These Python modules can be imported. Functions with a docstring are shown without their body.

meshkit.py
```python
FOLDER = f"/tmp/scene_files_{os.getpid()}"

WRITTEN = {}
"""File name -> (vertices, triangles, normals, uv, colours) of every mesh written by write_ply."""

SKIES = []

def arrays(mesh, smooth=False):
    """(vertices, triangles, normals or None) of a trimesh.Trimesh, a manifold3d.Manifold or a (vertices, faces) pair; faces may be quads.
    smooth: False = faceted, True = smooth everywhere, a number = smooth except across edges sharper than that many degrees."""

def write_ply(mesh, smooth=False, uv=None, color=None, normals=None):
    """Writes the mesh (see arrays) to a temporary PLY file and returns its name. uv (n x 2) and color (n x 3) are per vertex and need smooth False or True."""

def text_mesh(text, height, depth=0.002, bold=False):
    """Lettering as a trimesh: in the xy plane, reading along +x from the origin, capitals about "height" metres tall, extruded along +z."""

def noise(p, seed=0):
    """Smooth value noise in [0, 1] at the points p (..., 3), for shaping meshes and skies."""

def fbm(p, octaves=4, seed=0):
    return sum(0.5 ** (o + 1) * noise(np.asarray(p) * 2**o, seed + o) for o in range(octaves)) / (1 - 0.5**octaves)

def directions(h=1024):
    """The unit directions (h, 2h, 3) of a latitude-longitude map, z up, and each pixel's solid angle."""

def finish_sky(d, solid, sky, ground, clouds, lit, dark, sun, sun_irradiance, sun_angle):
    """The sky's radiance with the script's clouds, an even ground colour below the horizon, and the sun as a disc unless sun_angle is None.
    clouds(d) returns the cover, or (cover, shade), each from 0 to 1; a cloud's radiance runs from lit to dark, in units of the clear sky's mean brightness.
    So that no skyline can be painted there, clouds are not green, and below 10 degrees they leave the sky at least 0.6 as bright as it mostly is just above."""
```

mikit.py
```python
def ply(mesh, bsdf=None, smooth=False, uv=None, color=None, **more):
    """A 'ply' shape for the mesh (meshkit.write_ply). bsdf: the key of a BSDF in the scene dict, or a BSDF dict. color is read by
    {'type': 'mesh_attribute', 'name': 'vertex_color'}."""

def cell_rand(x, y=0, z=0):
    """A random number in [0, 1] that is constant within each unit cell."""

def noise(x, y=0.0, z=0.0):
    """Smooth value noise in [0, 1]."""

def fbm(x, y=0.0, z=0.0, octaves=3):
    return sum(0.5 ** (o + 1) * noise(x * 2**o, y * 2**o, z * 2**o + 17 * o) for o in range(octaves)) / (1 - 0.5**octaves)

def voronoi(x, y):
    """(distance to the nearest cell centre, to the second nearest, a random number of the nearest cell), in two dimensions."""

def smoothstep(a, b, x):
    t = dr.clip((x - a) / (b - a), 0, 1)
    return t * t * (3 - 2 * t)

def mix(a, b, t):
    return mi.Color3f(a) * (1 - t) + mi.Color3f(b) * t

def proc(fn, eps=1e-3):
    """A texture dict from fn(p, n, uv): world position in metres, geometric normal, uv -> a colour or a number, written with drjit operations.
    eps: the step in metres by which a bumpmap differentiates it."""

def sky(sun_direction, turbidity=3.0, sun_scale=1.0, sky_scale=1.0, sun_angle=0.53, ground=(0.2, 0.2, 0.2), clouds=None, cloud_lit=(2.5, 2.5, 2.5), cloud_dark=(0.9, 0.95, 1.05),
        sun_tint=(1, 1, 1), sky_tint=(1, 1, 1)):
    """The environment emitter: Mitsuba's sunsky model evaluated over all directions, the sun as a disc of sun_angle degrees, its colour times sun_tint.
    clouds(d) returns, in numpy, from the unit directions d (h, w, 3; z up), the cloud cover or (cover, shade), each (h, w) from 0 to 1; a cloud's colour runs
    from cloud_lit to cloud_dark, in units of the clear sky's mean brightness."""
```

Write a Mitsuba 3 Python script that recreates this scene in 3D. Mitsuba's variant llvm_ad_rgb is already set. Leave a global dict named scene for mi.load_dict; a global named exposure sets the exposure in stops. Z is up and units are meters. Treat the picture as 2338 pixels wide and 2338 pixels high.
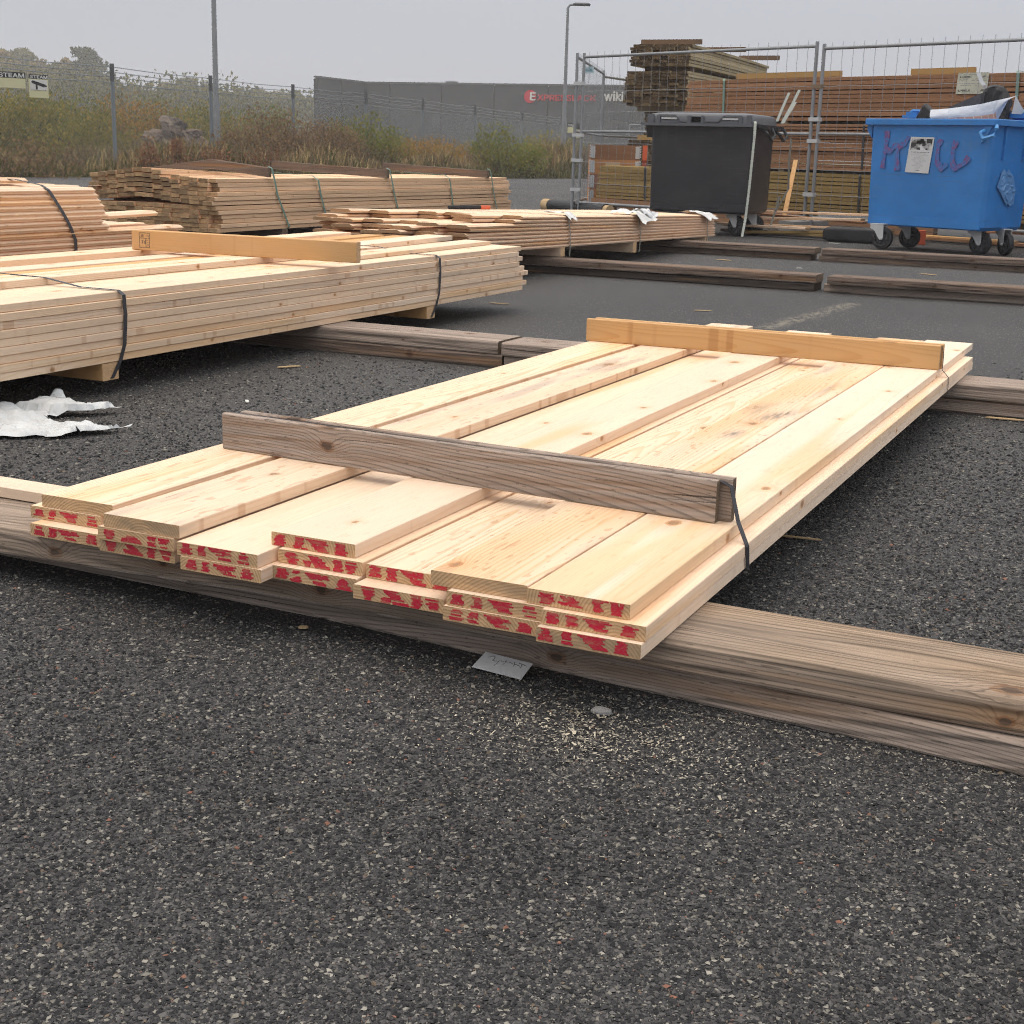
import math, random
import numpy as np, trimesh, drjit as dr, mitsuba as mi, mikit, meshkit
from mikit import cell_rand, noise, fbm, voronoi, smoothstep, mix

# ------------------------------------------------------------------ camera, sky, exposure
# world: X to the right along the support timbers, Y away along the boards of the yard, Z up, metres
T = mi.ScalarTransform4f
EYE = [0.6659, -1.8513, 0.8107]
scene, labels = {}, {}
scene['camera'] = {'type': 'perspective', 'fov': 39.805, 'fov_axis': 'x', 'near_clip': 0.05, 'far_clip': 900.0,
                   'medium': {'type': 'ref', 'id': 'haze_medium'},
                   'to_world': T().look_at(origin=EYE, target=[0.2581, -0.9722, 0.5638], up=[-0.1289, 0.2122, 0.9687])}
def overcast(d):
    s = np.clip(d[..., 2], 0, 1)
    streak = meshkit.fbm(d * np.array([3.0, 3.0, 9.0]), 3, 5) - 0.5
    return np.ones_like(s), np.clip(1 - s ** 0.9 + 0.10 * streak, 0, 1)
scene['sky'] = mikit.sky((-0.28, -0.12, 0.95), turbidity=6, sun_scale=0.24, sun_angle=50, clouds=overcast,
                         cloud_lit=(2.62, 2.62, 2.66), cloud_dark=(0.765, 0.815, 0.94), ground=(0.1, 0.1, 0.1))
exposure = 2.0
scene['haze_medium'] = {'type': 'homogeneous', 'albedo': {'type': 'rgb', 'value': [0.935, 0.95, 0.972]}, 'sigma_t': 0.0013}

rng = np.random.default_rng(7)
R = random.Random(11)

# ------------------------------------------------------------------ naming helpers
used = {}
def key_of(name, parent=None):
    base = (parent + '__' if parent else '') + name
    n = used.get(base, -1) + 1
    used[base] = n
    return base if n == 0 else f'{base}_{n:03d}'
def thing(name, label, cat, group=None):
    k = key_of(name)
    labels[k] = {'label': label, 'category': cat}
    if group: labels[k]['group'] = group
    return k
def part(parent, name, mesh, bsdf, smooth=False, label=None, stuff=False, **kw):
    k = key_of(name, parent)
    scene[k] = mikit.ply(mesh, bsdf, smooth, **kw)
    if label: labels.setdefault(k, {})['label'] = label
    if stuff: labels.setdefault(k, {})['kind'] = 'stuff'
    return k
def single(name, mesh, bsdf, label, cat, smooth=False, group=None, **kw):
    k = key_of(name)
    scene[k] = mikit.ply(mesh, bsdf, smooth, **kw)
    labels[k] = {'label': label, 'category': cat}
    if group: labels[k]['group'] = group
    return k
def setting(name, mesh, bsdf, kind='structure', label=None, cat=None, smooth=False, **kw):
    k = key_of(name)
    scene[k] = mikit.ply(mesh, bsdf, smooth, **kw)
    labels[k] = {'kind': kind}
    if label: labels[k]['label'] = label
    if cat: labels[k]['category'] = cat
    return k

# ------------------------------------------------------------------ materials
def lum(a): return mi.Color3f(a[0], a[1], a[2])
RA = math.radians(-25)                      # the rack of decking packs stands 25 degrees off the yard's grid
CR, SR = math.cos(RA), math.sin(RA)

def decode(p, uv):
    """uv of a timber is constant: x = seed * 16 + tone * 4 + axis + 0.5, y = (centre across, 5 mm steps) + height / 4."""
    ux = mi.Float(uv.x)
    s = dr.floor(ux / 16)
    code = dr.floor(ux - s * 16)
    tone = dr.floor(code / 4)
    axis = code - tone * 4
    uy = mi.Float(uv.y)
    ac = dr.floor(uy) / 200
    zc = (uy - dr.floor(uy)) * 4
    L = dr.select(axis < .5, p.y, dr.select(axis < 1.5, p.x, p.x * CR + p.y * SR))
    a = dr.select(axis < .5, p.x, dr.select(axis < 1.5, p.y, -p.x * SR + p.y * CR))
    return s, tone, axis, L, a - ac, p.z - zc
def end_face(n, axis):
    c = dr.select(axis < .5, n.y, dr.select(axis < 1.5, n.x, n.x * CR + n.y * SR))
    return dr.abs(c) > .75
def knots(L, a, z, n, s, cell, rad, chance):
    """(core, ring, halo) of the knots on a board face: one candidate per stretch of board"""
    flat = dr.abs(n.z) > .5
    q = dr.select(flat, a, z)
    i = dr.floor(L / cell + s * .37)
    on = dr.select(cell_rand(i, s, 4) < chance, 1.0, 0.0)
    L0 = (i + .2 + .6 * cell_rand(i, s, 1) - s * .37) * cell
    q0 = (cell_rand(i, s, 2) - .5) * dr.select(flat, .13, .014)
    rr = rad * (.45 + .9 * cell_rand(i, s, 3)) * dr.select(flat, 1.0, .6)
    d = dr.sqrt(dr.square((L - L0) * .62) + dr.square(q - q0)) / rr + (noise(L * 90, q * 90, s) - .5) * .5
    return on * (1 - smoothstep(.7, 1.0, d)), on * smoothstep(.7, 1.0, d) * (1 - smoothstep(1.1, 1.7, d)), on * dr.exp(-d * d * .10)

def grain(s, L, a, z, space, wob, halo):
    oa = (cell_rand(s, 1, 0) - .5) * .16 + (noise(L * .55, s * 3.1) - .5) * .07
    oz = .035 + cell_rand(s, 2, 0) * .10 + (noise(L * .45, s * 5.7 + 9) - .5) * .06
    r = dr.sqrt(dr.square(a - oa) + dr.square(z + oz)) + halo * .012 + (noise(L * 3.2, a * 22, s) - .5) * wob + (fbm(L * 1.3, a * 7, s * 1.3) - .5) * .022
    t = r / space + noise(L * .8, s) * 1.5
    return t - dr.floor(t), r

def fresh_color(p, n, uv):
    s, tone, axis, L, a, z = decode(p, uv)
    end = end_face(n, axis)
    core, ring, halo = knots(L, a, z, n, s, .46, .0080, dr.select(dr.abs(n.z) > .5, .6, .26))
    f, r = grain(s, L, a, z, .0052, .0045, halo)
    late = smoothstep(.45, .93, f) * (1 - smoothstep(.95, 1.0, f))
    r3, r4, r5 = cell_rand(s, 3, 0), cell_rand(s, 4, 0), cell_rand(s, 5, 0)
    pale = mix((.782, .632, .486), (.765, .585, .428), r3)
    pale = dr.select(tone == 3, mi.Color3f(.62, .375, .165), dr.select(tone == 2, mix((.785, .60, .44), (.755, .56, .395), r3), pale))
    dark = pale * mi.Color3f(.84, .72, .56)
    c = mix(pale, dark, late * (.22 + .75 * r4 * r4) * (.55 + .45 * noise(L * 6, a * 90, s)))
    c = c * (.91 + .18 * fbm(L * 1.6, a * 9 + z * 15, s * 2.3))
    fib = noise(L * 18, a * 420, z * 420)
    c = c * (.965 + .07 * fib)
    # resin and heartwood tints, blue stain, the odd mark of dirt
    c = c * (.93 + .12 * cell_rand(s, 6, 0)) * mix((1, .965, .91), (1, 1.0, 1.01), cell_rand(s, 7, 0))
    amb = smoothstep(.53, .76, fbm(L * .9 + s * 4, a * 13 + z * 19, s)) * dr.select(r5 > .35, .85, .25)
    c = mix(c, c * mi.Color3f(.96, .82, .62), amb)
    blue = smoothstep(.62, .84, fbm(L * 2.3 + s, a * 17 + z * 23 + 3, s * 1.7)) * dr.select(tone == 1, .85, .20)
    c = mix(c, mi.Color3f(.30, .26, .22), blue * .55)
    c = mix(c, c * mi.Color3f(.86, .68, .48), halo * dr.select(dr.abs(n.z) > .5, .55, .26))
    c = mix(c, mi.Color3f(.27, .21, .16), halo * halo * dr.select((tone == 1) & (cell_rand(dr.floor(L * 2), s, 8) > .45), .75, .0) * noise(L * 9, a * 70, s))
    # the heavily stained board second from the right: orange heartwood and two grey-black blotches
    old77 = dr.select(s == 77, 1.0, 0.0)
    c = mix(c, c * mi.Color3f(.93, .78, .58), old77 * .8 * smoothstep(.3, .6, fbm(L * 1.1, a * 8, 4)))
    b1 = dr.exp(-dr.square((L - 1.66) / .085) - dr.square((a - .03 - .25 * (L - 1.66)) / .026)) + .8 * dr.exp(-dr.square((L - 1.36) / .05) - dr.square((a - .003) / .022)) + .5 * dr.exp(-dr.square((L - 2.58) / .10) - dr.square((a + .05) / .02))
    c = mix(c, mi.Color3f(.17, .145, .13), old77 * dr.clip(b1 * (.25 + 1.1 * noise(L * 30, a * 160, 2)), 0, 1) * .8)
    c = mix(c, c * mi.Color3f(.72, .50, .32), ring * .8)
    c = mix(c, mi.Color3f(.30, .155, .075), core * .8)
    smudge = smoothstep(.56, .80, fbm(L * 2.7 + s, a * 10 + z * 8, s * 2.9, 4)) * dr.select(n.z > .5, .30, .12)
    c = mix(c, mi.Color3f(.47, .405, .33), smudge)
    fleck = smoothstep(.80, .9, noise(L * 34 + s * 3, a * 150, s)) * dr.select(r4 > .5, 1.0, .3)
    c = mix(c, c * mi.Color3f(.62, .46, .34), fleck * .45)
    # end grain: saw-cut, darker and rings in full
    f2 = smoothstep(.35, .9, f)
    e = mix((.66, .47, .285), (.42, .245, .11), f2 * .7) * (.80 + .4 * fbm(a * 60, z * 260, s, 2))
    e = mix(e, mi.Color3f(.22, .19, .15), dr.select(tone == 1, .45, .05) * smoothstep(.35, .7, fbm(a * 16, z * 40, s)))
    e = dr.select(tone == 2, e * mi.Color3f(.60, .52, .48), e * mi.Color3f(.93, .88, .82))
    return dr.select(end, e, c)

def old_color(p, n, uv):
    """weathered grey support timbers and spacers; tone 0 grey, 1 dark brown, 2 yellow brown, 3 very dark"""
    s, tone, axis, L, a, z = decode(p, uv)
    end = end_face(n, axis)
    core, ring, halo = knots(L, a, z, n, s, .33, dr.select(dr.abs(n.z) > .5, .0150, .0105), dr.select(dr.abs(n.z) > .5, .75, .5))
    f, r = grain(s, L, a, z, .0050, .0025, halo * 1.6)
    late = smoothstep(.55, .86, f) * (1 - smoothstep(.93, 1.0, f))
    yb = smoothstep(.35, .62, fbm(L * .9 + 1.3, a * 3, z * 9 + s, 3)) * dr.select(axis == 1, smoothstep(-.6, .3, L), 1.0)
    base = dr.select(tone == 1, mi.Color3f(.165, .122, .097), dr.select(tone == 2, mix((.285, .222, .172), (.300, .195, .105), yb), dr.select(tone == 3, mi.Color3f(.075, .060, .050), mi.Color3f(.315, .252, .208))))
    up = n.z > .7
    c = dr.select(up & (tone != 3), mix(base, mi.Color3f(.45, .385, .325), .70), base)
    c = c * (1.10 - .46 * late) * (.80 + .4 * noise(L * 2.2, a * 330, z * 330))
    c = c * (.80 + .40 * fbm(L * 1.4, a * 40 + s, z * 40, 3))
    c = mix(c, mi.Color3f(.27, .145, .065), smoothstep(.58, .78, fbm(L * 1.3 + s * 2, a * 9, z * 22 + s)) * .6)
    c = mix(c, c * .5, smoothstep(.60, .82, fbm(L * 3.1, a * 16 + 5, z * 18 + s * 3)) * .6)
    c = mix(c, c * mi.Color3f(.72, .56, .44), ring * .7 + halo * .25)
    c = mix(c, mi.Color3f(.075, .048, .034), core * .85)
    c = mix(c, c * .4, smoothstep(.84, .9, noise(L * 60, a * 260, z * 260 + s)) * .7)
    crack = smoothstep(.90, .945, noise(L * 1.3 + s, a * 190 + z * 230, s)) * .8
    c = mix(c, mi.Color3f(.03, .022, .018), crack)
    e = mix((.20, .15, .105), (.09, .065, .045), smoothstep(.3, .8, f)) * (.6 + .8 * fbm(a * 50, z * 50, s))
    return dr.select(end, e * dr.select(tone == 3, .35, 1.0), c)
def old_bump(p, n, uv):
    s, tone, axis, L, a, z = decode(p, uv)
    return noise(L * 4, a * 210 + z * 190, s) * .0012 + noise(L * 9, a * 60, z * 60) * .0012

def treated_color(p, n, uv):
    """tone 0 green pressure-treated, 1 red-brown decking, 2 dark brown rough ends, 3 sun-tanned stack"""
    s, tone, axis, L, a, z = decode(p, uv)
    end = end_face(n, axis)
    r3, r4 = cell_rand(s, 3, 0), cell_rand(s, 4, 0)
    core, ring, halo = knots(L, a, z, n, s, .6, .010, .5)
    f, r = grain(s, L, a, z, .006, .005, halo)
    late = smoothstep(.45, .9, f)
    base = dr.select(tone < .5, mix((.250, .165, .060), (.330, .225, .085), r3),
           dr.select(tone < 1.5, mix((.255, .128, .066), (.335, .175, .092), r3),
           dr.select(tone < 2.5, dr.select(end, mix((.105, .066, .032), (.215, .145, .070), r3 * r3), mix((.33, .26, .145), (.42, .34, .20), r3)), mix((.70, .46, .275), (.76, .535, .345), r3))))
    c = base * (1.06 - .22 * late) * (.78 + .44 * fbm(L * 1.1, a * 20 + z * 30, s))
    c = mix(c, c * .62, smoothstep(.62, .85, fbm(L * .9 + s, a * 8, z * 25)) * .55)
    c = mix(c, c * mi.Color3f(.55, .42, .32), core * .8 + ring * .2)
    eb = dr.select(tone < 2.5, c * .8, mix((.50, .32, .165), (.25, .165, .09), r4))
    e = eb * (.55 + .9 * fbm(a * 45, z * 70, s)) * (1.05 - .35 * smoothstep(.3, .8, f))
    return dr.select(end, e, c)

def wood_bsdf(col, bump=None, rough=.62, spec=.3):
    b = {'type': 'principled', 'base_color': mikit.proc(col), 'roughness': rough, 'specular': spec}
    if bump: b = {'type': 'bumpmap', 'arbitrary': mikit.proc(bump, 8e-4), 'scale': 1.0, 'bsdf': b}
    return {'type': 'twosided', 'bsdf': b}
scene['fresh_wood'] = wood_bsdf(fresh_color)
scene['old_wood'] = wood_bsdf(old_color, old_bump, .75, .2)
scene['treated_wood'] = wood_bsdf(treated_color, None, .7, .25)

def asphalt_color(p, n, uv):
    d1, d2, c = voronoi(p.x / .0054, p.y / .0054)
    c2 = c * 61.7 - dr.floor(c * 61.7)
    c3 = c * 173.3 - dr.floor(c * 173.3)
    stone = mix((.020, .020, .021), (.092, .088, .082), c2 * c2 * c2)
    stone = dr.select(c3 > .96, mi.Color3f(.20, .188, .16), stone)
    stone = dr.select((c3 > .80) & (c3 < .815), mi.Color3f(.14, .09, .07), stone)
    k = (1 - smoothstep(.30 + .25 * c3, .42 + .25 * c3, d1)) * dr.select(c2 > .12, 1.0, 0.0)
    e1, e2, g = voronoi(p.x / .0024 + 3, p.y / .0024 + 8)
    g2 = g * 37.1 - dr.floor(g * 37.1)
    grit = mix((.016, .016, .017), (.075, .072, .069), g2 * g2)
    grit = dr.select(g2 > .945, mi.Color3f(.26, .245, .20), grit)
    k2 = 1 - smoothstep(.32, .5, e1)
    col = mix(mi.Color3f(.018, .018, .019), grit, k2)
    col = mix(col, stone, k)
    dust = fbm(p.x * .9 + 4, p.y * .9, 0, 4)
    col = col * (.70 + .66 * dust)
    col = mix(col, mi.Color3f(.105, .10, .092), .18 * smoothstep(.5, .75, fbm(p.x * .35, p.y * .35 + 7, 1, 3)))
    # tan dust line swept across the yard
    t = dr.clip(((p.x + 1.167) * .098 + (p.y - 5.04) * 1.494) / (.098 * .098 + 1.494 * 1.494), 0, 1)
    dl = dr.sqrt(dr.square(p.x + 1.167 - .098 * t) + dr.square(p.y - 5.04 - 1.494 * t))
    line = (1 - smoothstep(.01, .09, dl)) * smoothstep(.42, .62, noise(p.x * 60, p.y * 60)) * .6
    col = mix(col, mi.Color3f(.30, .26, .19), line)
    return col
def asphalt_bump(p, n, uv):
    d1, d2, c = voronoi(p.x / .0054, p.y / .0054)
    e1, e2, g = voronoi(p.x / .0024 + 3, p.y / .0024 + 8)
    return (-.0024 * dr.square(dr.minimum(d1, .8)) * (.4 + c) - .0010 * dr.square(dr.minimum(e1, .9))) * 1.0
scene['asphalt'] = {'type': 'twosided', 'bsdf': {'type': 'bumpmap', 'arbitrary': mikit.proc(asphalt_bump, 6e-4), 'scale': 1.0,
    'bsdf': {'type': 'principled', 'base_color': mikit.proc(asphalt_color), 'roughness': .55, 'specular': .45}}}
def soil_color(p, n, uv):
    return mix((.10, .085, .04), (.20, .16, .08), fbm(p.x * .8, p.y * .8)) * (.6 + .8 * noise(p.x * 6, p.y * 6))
scene['soil'] = {'type': 'twosided', 'bsdf': {'type': 'diffuse', 'reflectance': mikit.proc(soil_color)}}
scene['leaf'] = {'type': 'principledthin', 'base_color': {'type': 'mesh_attribute', 'name': 'vertex_color'}, 'diff_trans': .8, 'roughness': .8}
scene['vertex_paint'] = {'type': 'twosided', 'bsdf': {'type': 'diffuse', 'reflectance': {'type': 'mesh_attribute', 'name': 'vertex_color'}}}
def plain(name, rgb, rough=.5, spec=.4, metal=0.0):
    scene[name] = {'type': 'twosided', 'bsdf': {'type': 'principled', 'base_color': {'type': 'rgb', 'value': list(rgb)}, 'roughness': rough, 'specular': spec, 'metallic': metal}}
def speck(name, rgb, var=.35, scale=(9, 9, 9), rough=.55, spec=.4, metal=0.0, dirt=None):
    def fn(p, n, uv):
        f = fbm(p.x * scale[0], p.y * scale[1], p.z * scale[2], 4)
        c = mi.Color3f(rgb) * (1 - var + 2 * var * f)
        if dirt:
            c = mix(c, mi.Color3f(dirt), .6 * smoothstep(.52, .74, fbm(p.x * 2.2 + 3, p.y * 2.2, p.z * 5, 4)))
        return c
    scene[name] = {'type': 'twosided', 'bsdf': {'type': 'principled', 'base_color': mikit.proc(fn), 'roughness': rough, 'specular': spec, 'metallic': metal}}
speck('galvanised', (.27, .28, .29), .25, (14, 14, 5), .5, .5, .25)
plain('pale_zinc', (.52, .53, .53), .45, .5, .2)
plain('strap_black', (.035, .035, .04), .42, .5)
plain('strap_green', (.16, .26, .21), .4, .5)
plain('strap_pale', (.50, .53, .47), .5, .4)
plain('strap_grey', (.25, .24, .20), .5, .4)
plain('rubber', (.018, .018, .02), .6, .35)
plain('hub_dark', (.035, .036, .04), .45, .4)
plain('black_void', (.006, .006, .006), .9, .1)
def soaked_red(p, n, uv):
    k = smoothstep(.50, .80, noise(p.x * 420, p.y * 30, p.z * 1100)) * .55 + smoothstep(.5, .75, fbm(p.x * 60, p.y * 9, p.z * 160)) * .45
    return mix((.50, .016, .045), (.46, .20, .13), k)
scene['red_paint'] = {'type': 'twosided', 'bsdf': {'type': 'principled', 'base_color': mikit.proc(soaked_red), 'roughness': .65, 'specular': .25}}
speck('paper_white', (.60, .61, .61), .08, (30, 30, 30), .6, .3, 0, (.45, .44, .42))
plain('ink', (.07, .07, .075), .6, .3)
speck('plastic_torn', (.56, .58, .58), .20, (22, 22, 22), .35, .5)
plain('foil', (.55, .56, .57), .3, .5, .5)
plain('sheet_white', (.66, .66, .63), .5, .4)
speck('tarp_black', (.022, .022, .024), .4, (12, 12, 12), .5, .4)
plain('tarp_grey', (.085, .085, .09), .6, .3)
plain('orange_plastic', (.62, .12, .05), .5, .4)
speck('concrete', (.26, .255, .245), .2, (8, 8, 8), .8, .2)

# ------------------------------------------------------------------ mesh helpers
def box(x0, x1, y0, y1, z0, z1):
    m = trimesh.creation.box((x1 - x0, y1 - y0, z1 - z0))
    m.apply_translation(((x0 + x1) / 2, (y0 + y1) / 2, (z0 + z1) / 2))
    return m
def cat(ms): return trimesh.util.concatenate(ms)
def tube(pts, r, n=6, caps=True):
    """round bar through the points; r a number or one per point"""
    p = np.asarray(pts, float)
    r = np.broadcast_to(np.asarray(r, float), (len(p),))
    t = np.gradient(p, axis=0); t /= np.linalg.norm(t, axis=1, keepdims=True) + 1e-12
    ref = np.where(np.abs(t[:, 2:]) < .9, [[0, 0, 1.0]], [[1.0, 0, 0]])
    a = np.cross(t, ref); a /= np.linalg.norm(a, axis=1, keepdims=True) + 1e-12
    b = np.cross(t, a)
    ang = np.arange(n) * 2 * math.pi / n
    v = p[:, None] + r[:, None, None] * (np.cos(ang)[None, :, None] * a[:, None] + np.sin(ang)[None, :, None] * b[:, None])
    v = v.reshape(-1, 3); f = []
    for i in range(len(p) - 1):
        for j in range(n):
            k = (j + 1) % n
            f += [[i * n + j, i * n + k, (i + 1) * n + k], [i * n + j, (i + 1) * n + k, (i + 1) * n + j]]
    if caps:
        for j in range(1, n - 1):
            f += [[0, j + 1, j], [(len(p) - 1) * n, (len(p) - 1) * n + j, (len(p) - 1) * n + j + 1]]
    return trimesh.Trimesh(v, f, process=False)
def loft(rings, cap0=True, cap1=True):
    n = len(rings[0]); v = np.vstack(rings); f = []
    for i in range(len(rings) - 1):
        for j in range(n):
            k = (j + 1) % n
            f += [[i * n + j, i * n + k, (i + 1) * n + k], [i * n + j, (i + 1) * n + k, (i + 1) * n + j]]
    if cap0: f += [[0, j + 1, j] for j in range(1, n - 1)]
    m = (len(rings) - 1) * n
    if cap1: f += [[m, m + j, m + j + 1] for j in range(1, n - 1)]
    return trimesh.Trimesh(v, f, process=False)
def rrect(x0, x1, y0, y1, r, z, n=4):
    out = []
    for cx, cy, a0 in ((x1 - r, y0 + r, -90), (x1 - r, y1 - r, 0), (x0 + r, y1 - r, 90), (x0 + r, y0 + r, 180)):
        for k in range(n + 1):
            a = math.radians(a0 + 90 * k / n)
            out.append((cx + r * math.cos(a), cy + r * math.sin(a), z))
    return np.array(out)
def ribbon(pts, width_dir, w, thick=.0012):
    """flat band through the points: width along width_dir, a thin solid"""
    p = np.asarray(pts, float)
    wd = np.asarray(width_dir, float) / np.linalg.norm(width_dir)
    t = np.gradient(p, axis=0); t /= np.linalg.norm(t, axis=1, keepdims=True)
    nn = np.cross(t, wd); nn /= np.linalg.norm(nn, axis=1, keepdims=True) + 1e-12
    rings = [np.array([q - wd * w / 2 - k * thick / 2, q + wd * w / 2 - k * thick / 2, q + wd * w / 2 + k * thick / 2, q - wd * w / 2 + k * thick / 2]) for q, k in zip(p, nn)]
    return loft(rings)
def place(m, origin, ang):
    c, s = math.cos(ang), math.sin(ang)
    v = np.array(m.vertices); o = np.asarray(origin, float)
    m = m.copy(); m.vertices = np.stack([o[0] + c * v[:, 0] - s * v[:, 1], o[1] + s * v[:, 0] + c * v[:, 1], o[2] + v[:, 2]], 1)
    return m
def sheet(corner_fn, nu, nv, thick=0.0):
    """a draped sheet from corner_fn(u, v) -> points, as a thin closed solid when thick > 0"""
    u, v = np.meshgrid(np.linspace(0, 1, nu), np.linspace(0, 1, nv), indexing='ij')
    P = corner_fn(u, v)
    idx = np.arange(nu * nv).reshape(nu, nv)
    a, b, c, d = idx[:-1, :-1].ravel(), idx[1:, :-1].ravel(), idx[1:, 1:].ravel(), idx[:-1, 1:].ravel()
    f = np.vstack([np.stack([a, b, c], 1), np.stack([a, c, d], 1)])
    return trimesh.Trimesh(P.reshape(-1, 3), f, process=False)

def sec_rect(w, t, b):
    return [(-w/2 + b, 0), (w/2 - b, 0), (w/2, b), (w/2, t - b), (w/2 - b, t), (-w/2 + b, t), (-w/2, t - b), (-w/2, b)]
def sec_panel(w, t):
    """tongue and groove panelling with edges"""
    return [(-w/2 + .004, 0), (w/2 - .004, 0), (w/2 - .002, .36*t), (w/2 + .005, .42*t), (w/2 + .005, .58*t), (w/2 - .003, .66*t),
            (w/2 - .016, t), (-w/2 + .016, t), (-w/2 + .003, .66*t), (-w/2 - .001, .58*t), (-w/2 + .006, .5*t), (-w/2 - .001, .36*t)]
seed_n = [0]
def timber(L0, L1, ac, z0, sec, axis=0, tone=0, nseg=1, da=None, dz=None, end_jit=0.0, seed=None):
    """(mesh, uv) of one board: a prism along Y (axis 0), X (axis 1) or the rack's direction (axis 2)"""
    seed_n[0] += 1
    s = seed_n[0] if seed is None else seed
    ls = np.linspace(L0, L1, nseg + 1)
    A = da or (lambda l: 0.0); Z = dz or (lambda l: 0.0)
    rings = []
    for l in ls:
        r = []
        for q, z in sec:
            a, zz = ac + q + A(l), z0 + z + Z(l)
            r.append((a, l, zz) if axis == 0 else (l, a, zz) if axis == 1 else (l * CR - a * SR, l * SR + a * CR, zz))
        rings.append(np.array(r))
    m = loft(rings)
    if axis == 1: m.faces = m.faces[:, ::-1]
    m.faces = m.faces[:, ::-1] if axis == 2 else m.faces
    t = max(z for _, z in sec)
    zz = min(max((z0 + t / 2) / 4, .003), .99)
    uv = np.tile([[s * 16 + tone * 4 + axis + .5, math.floor(ac * 200) + zz]], (len(m.vertices), 1))
    return m, uv
def wood(parent, name, args, bsdf, label=None, **kw):
    m, uv = timber(*args, **kw)
    return part(parent, name, m, bsdf, False, label, uv=uv)
def wood_thing(name, label, c, args, bsdf, group=None, **kw):
    m, uv = timber(*args, **kw)
    return single(name, m, bsdf, label, c, False, group, uv=uv)
def bow(amp, L0, L1, ph=0.0):
    return lambda l: amp * math.sin(math.pi * (l - L0) / (L1 - L0) + ph)

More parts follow.
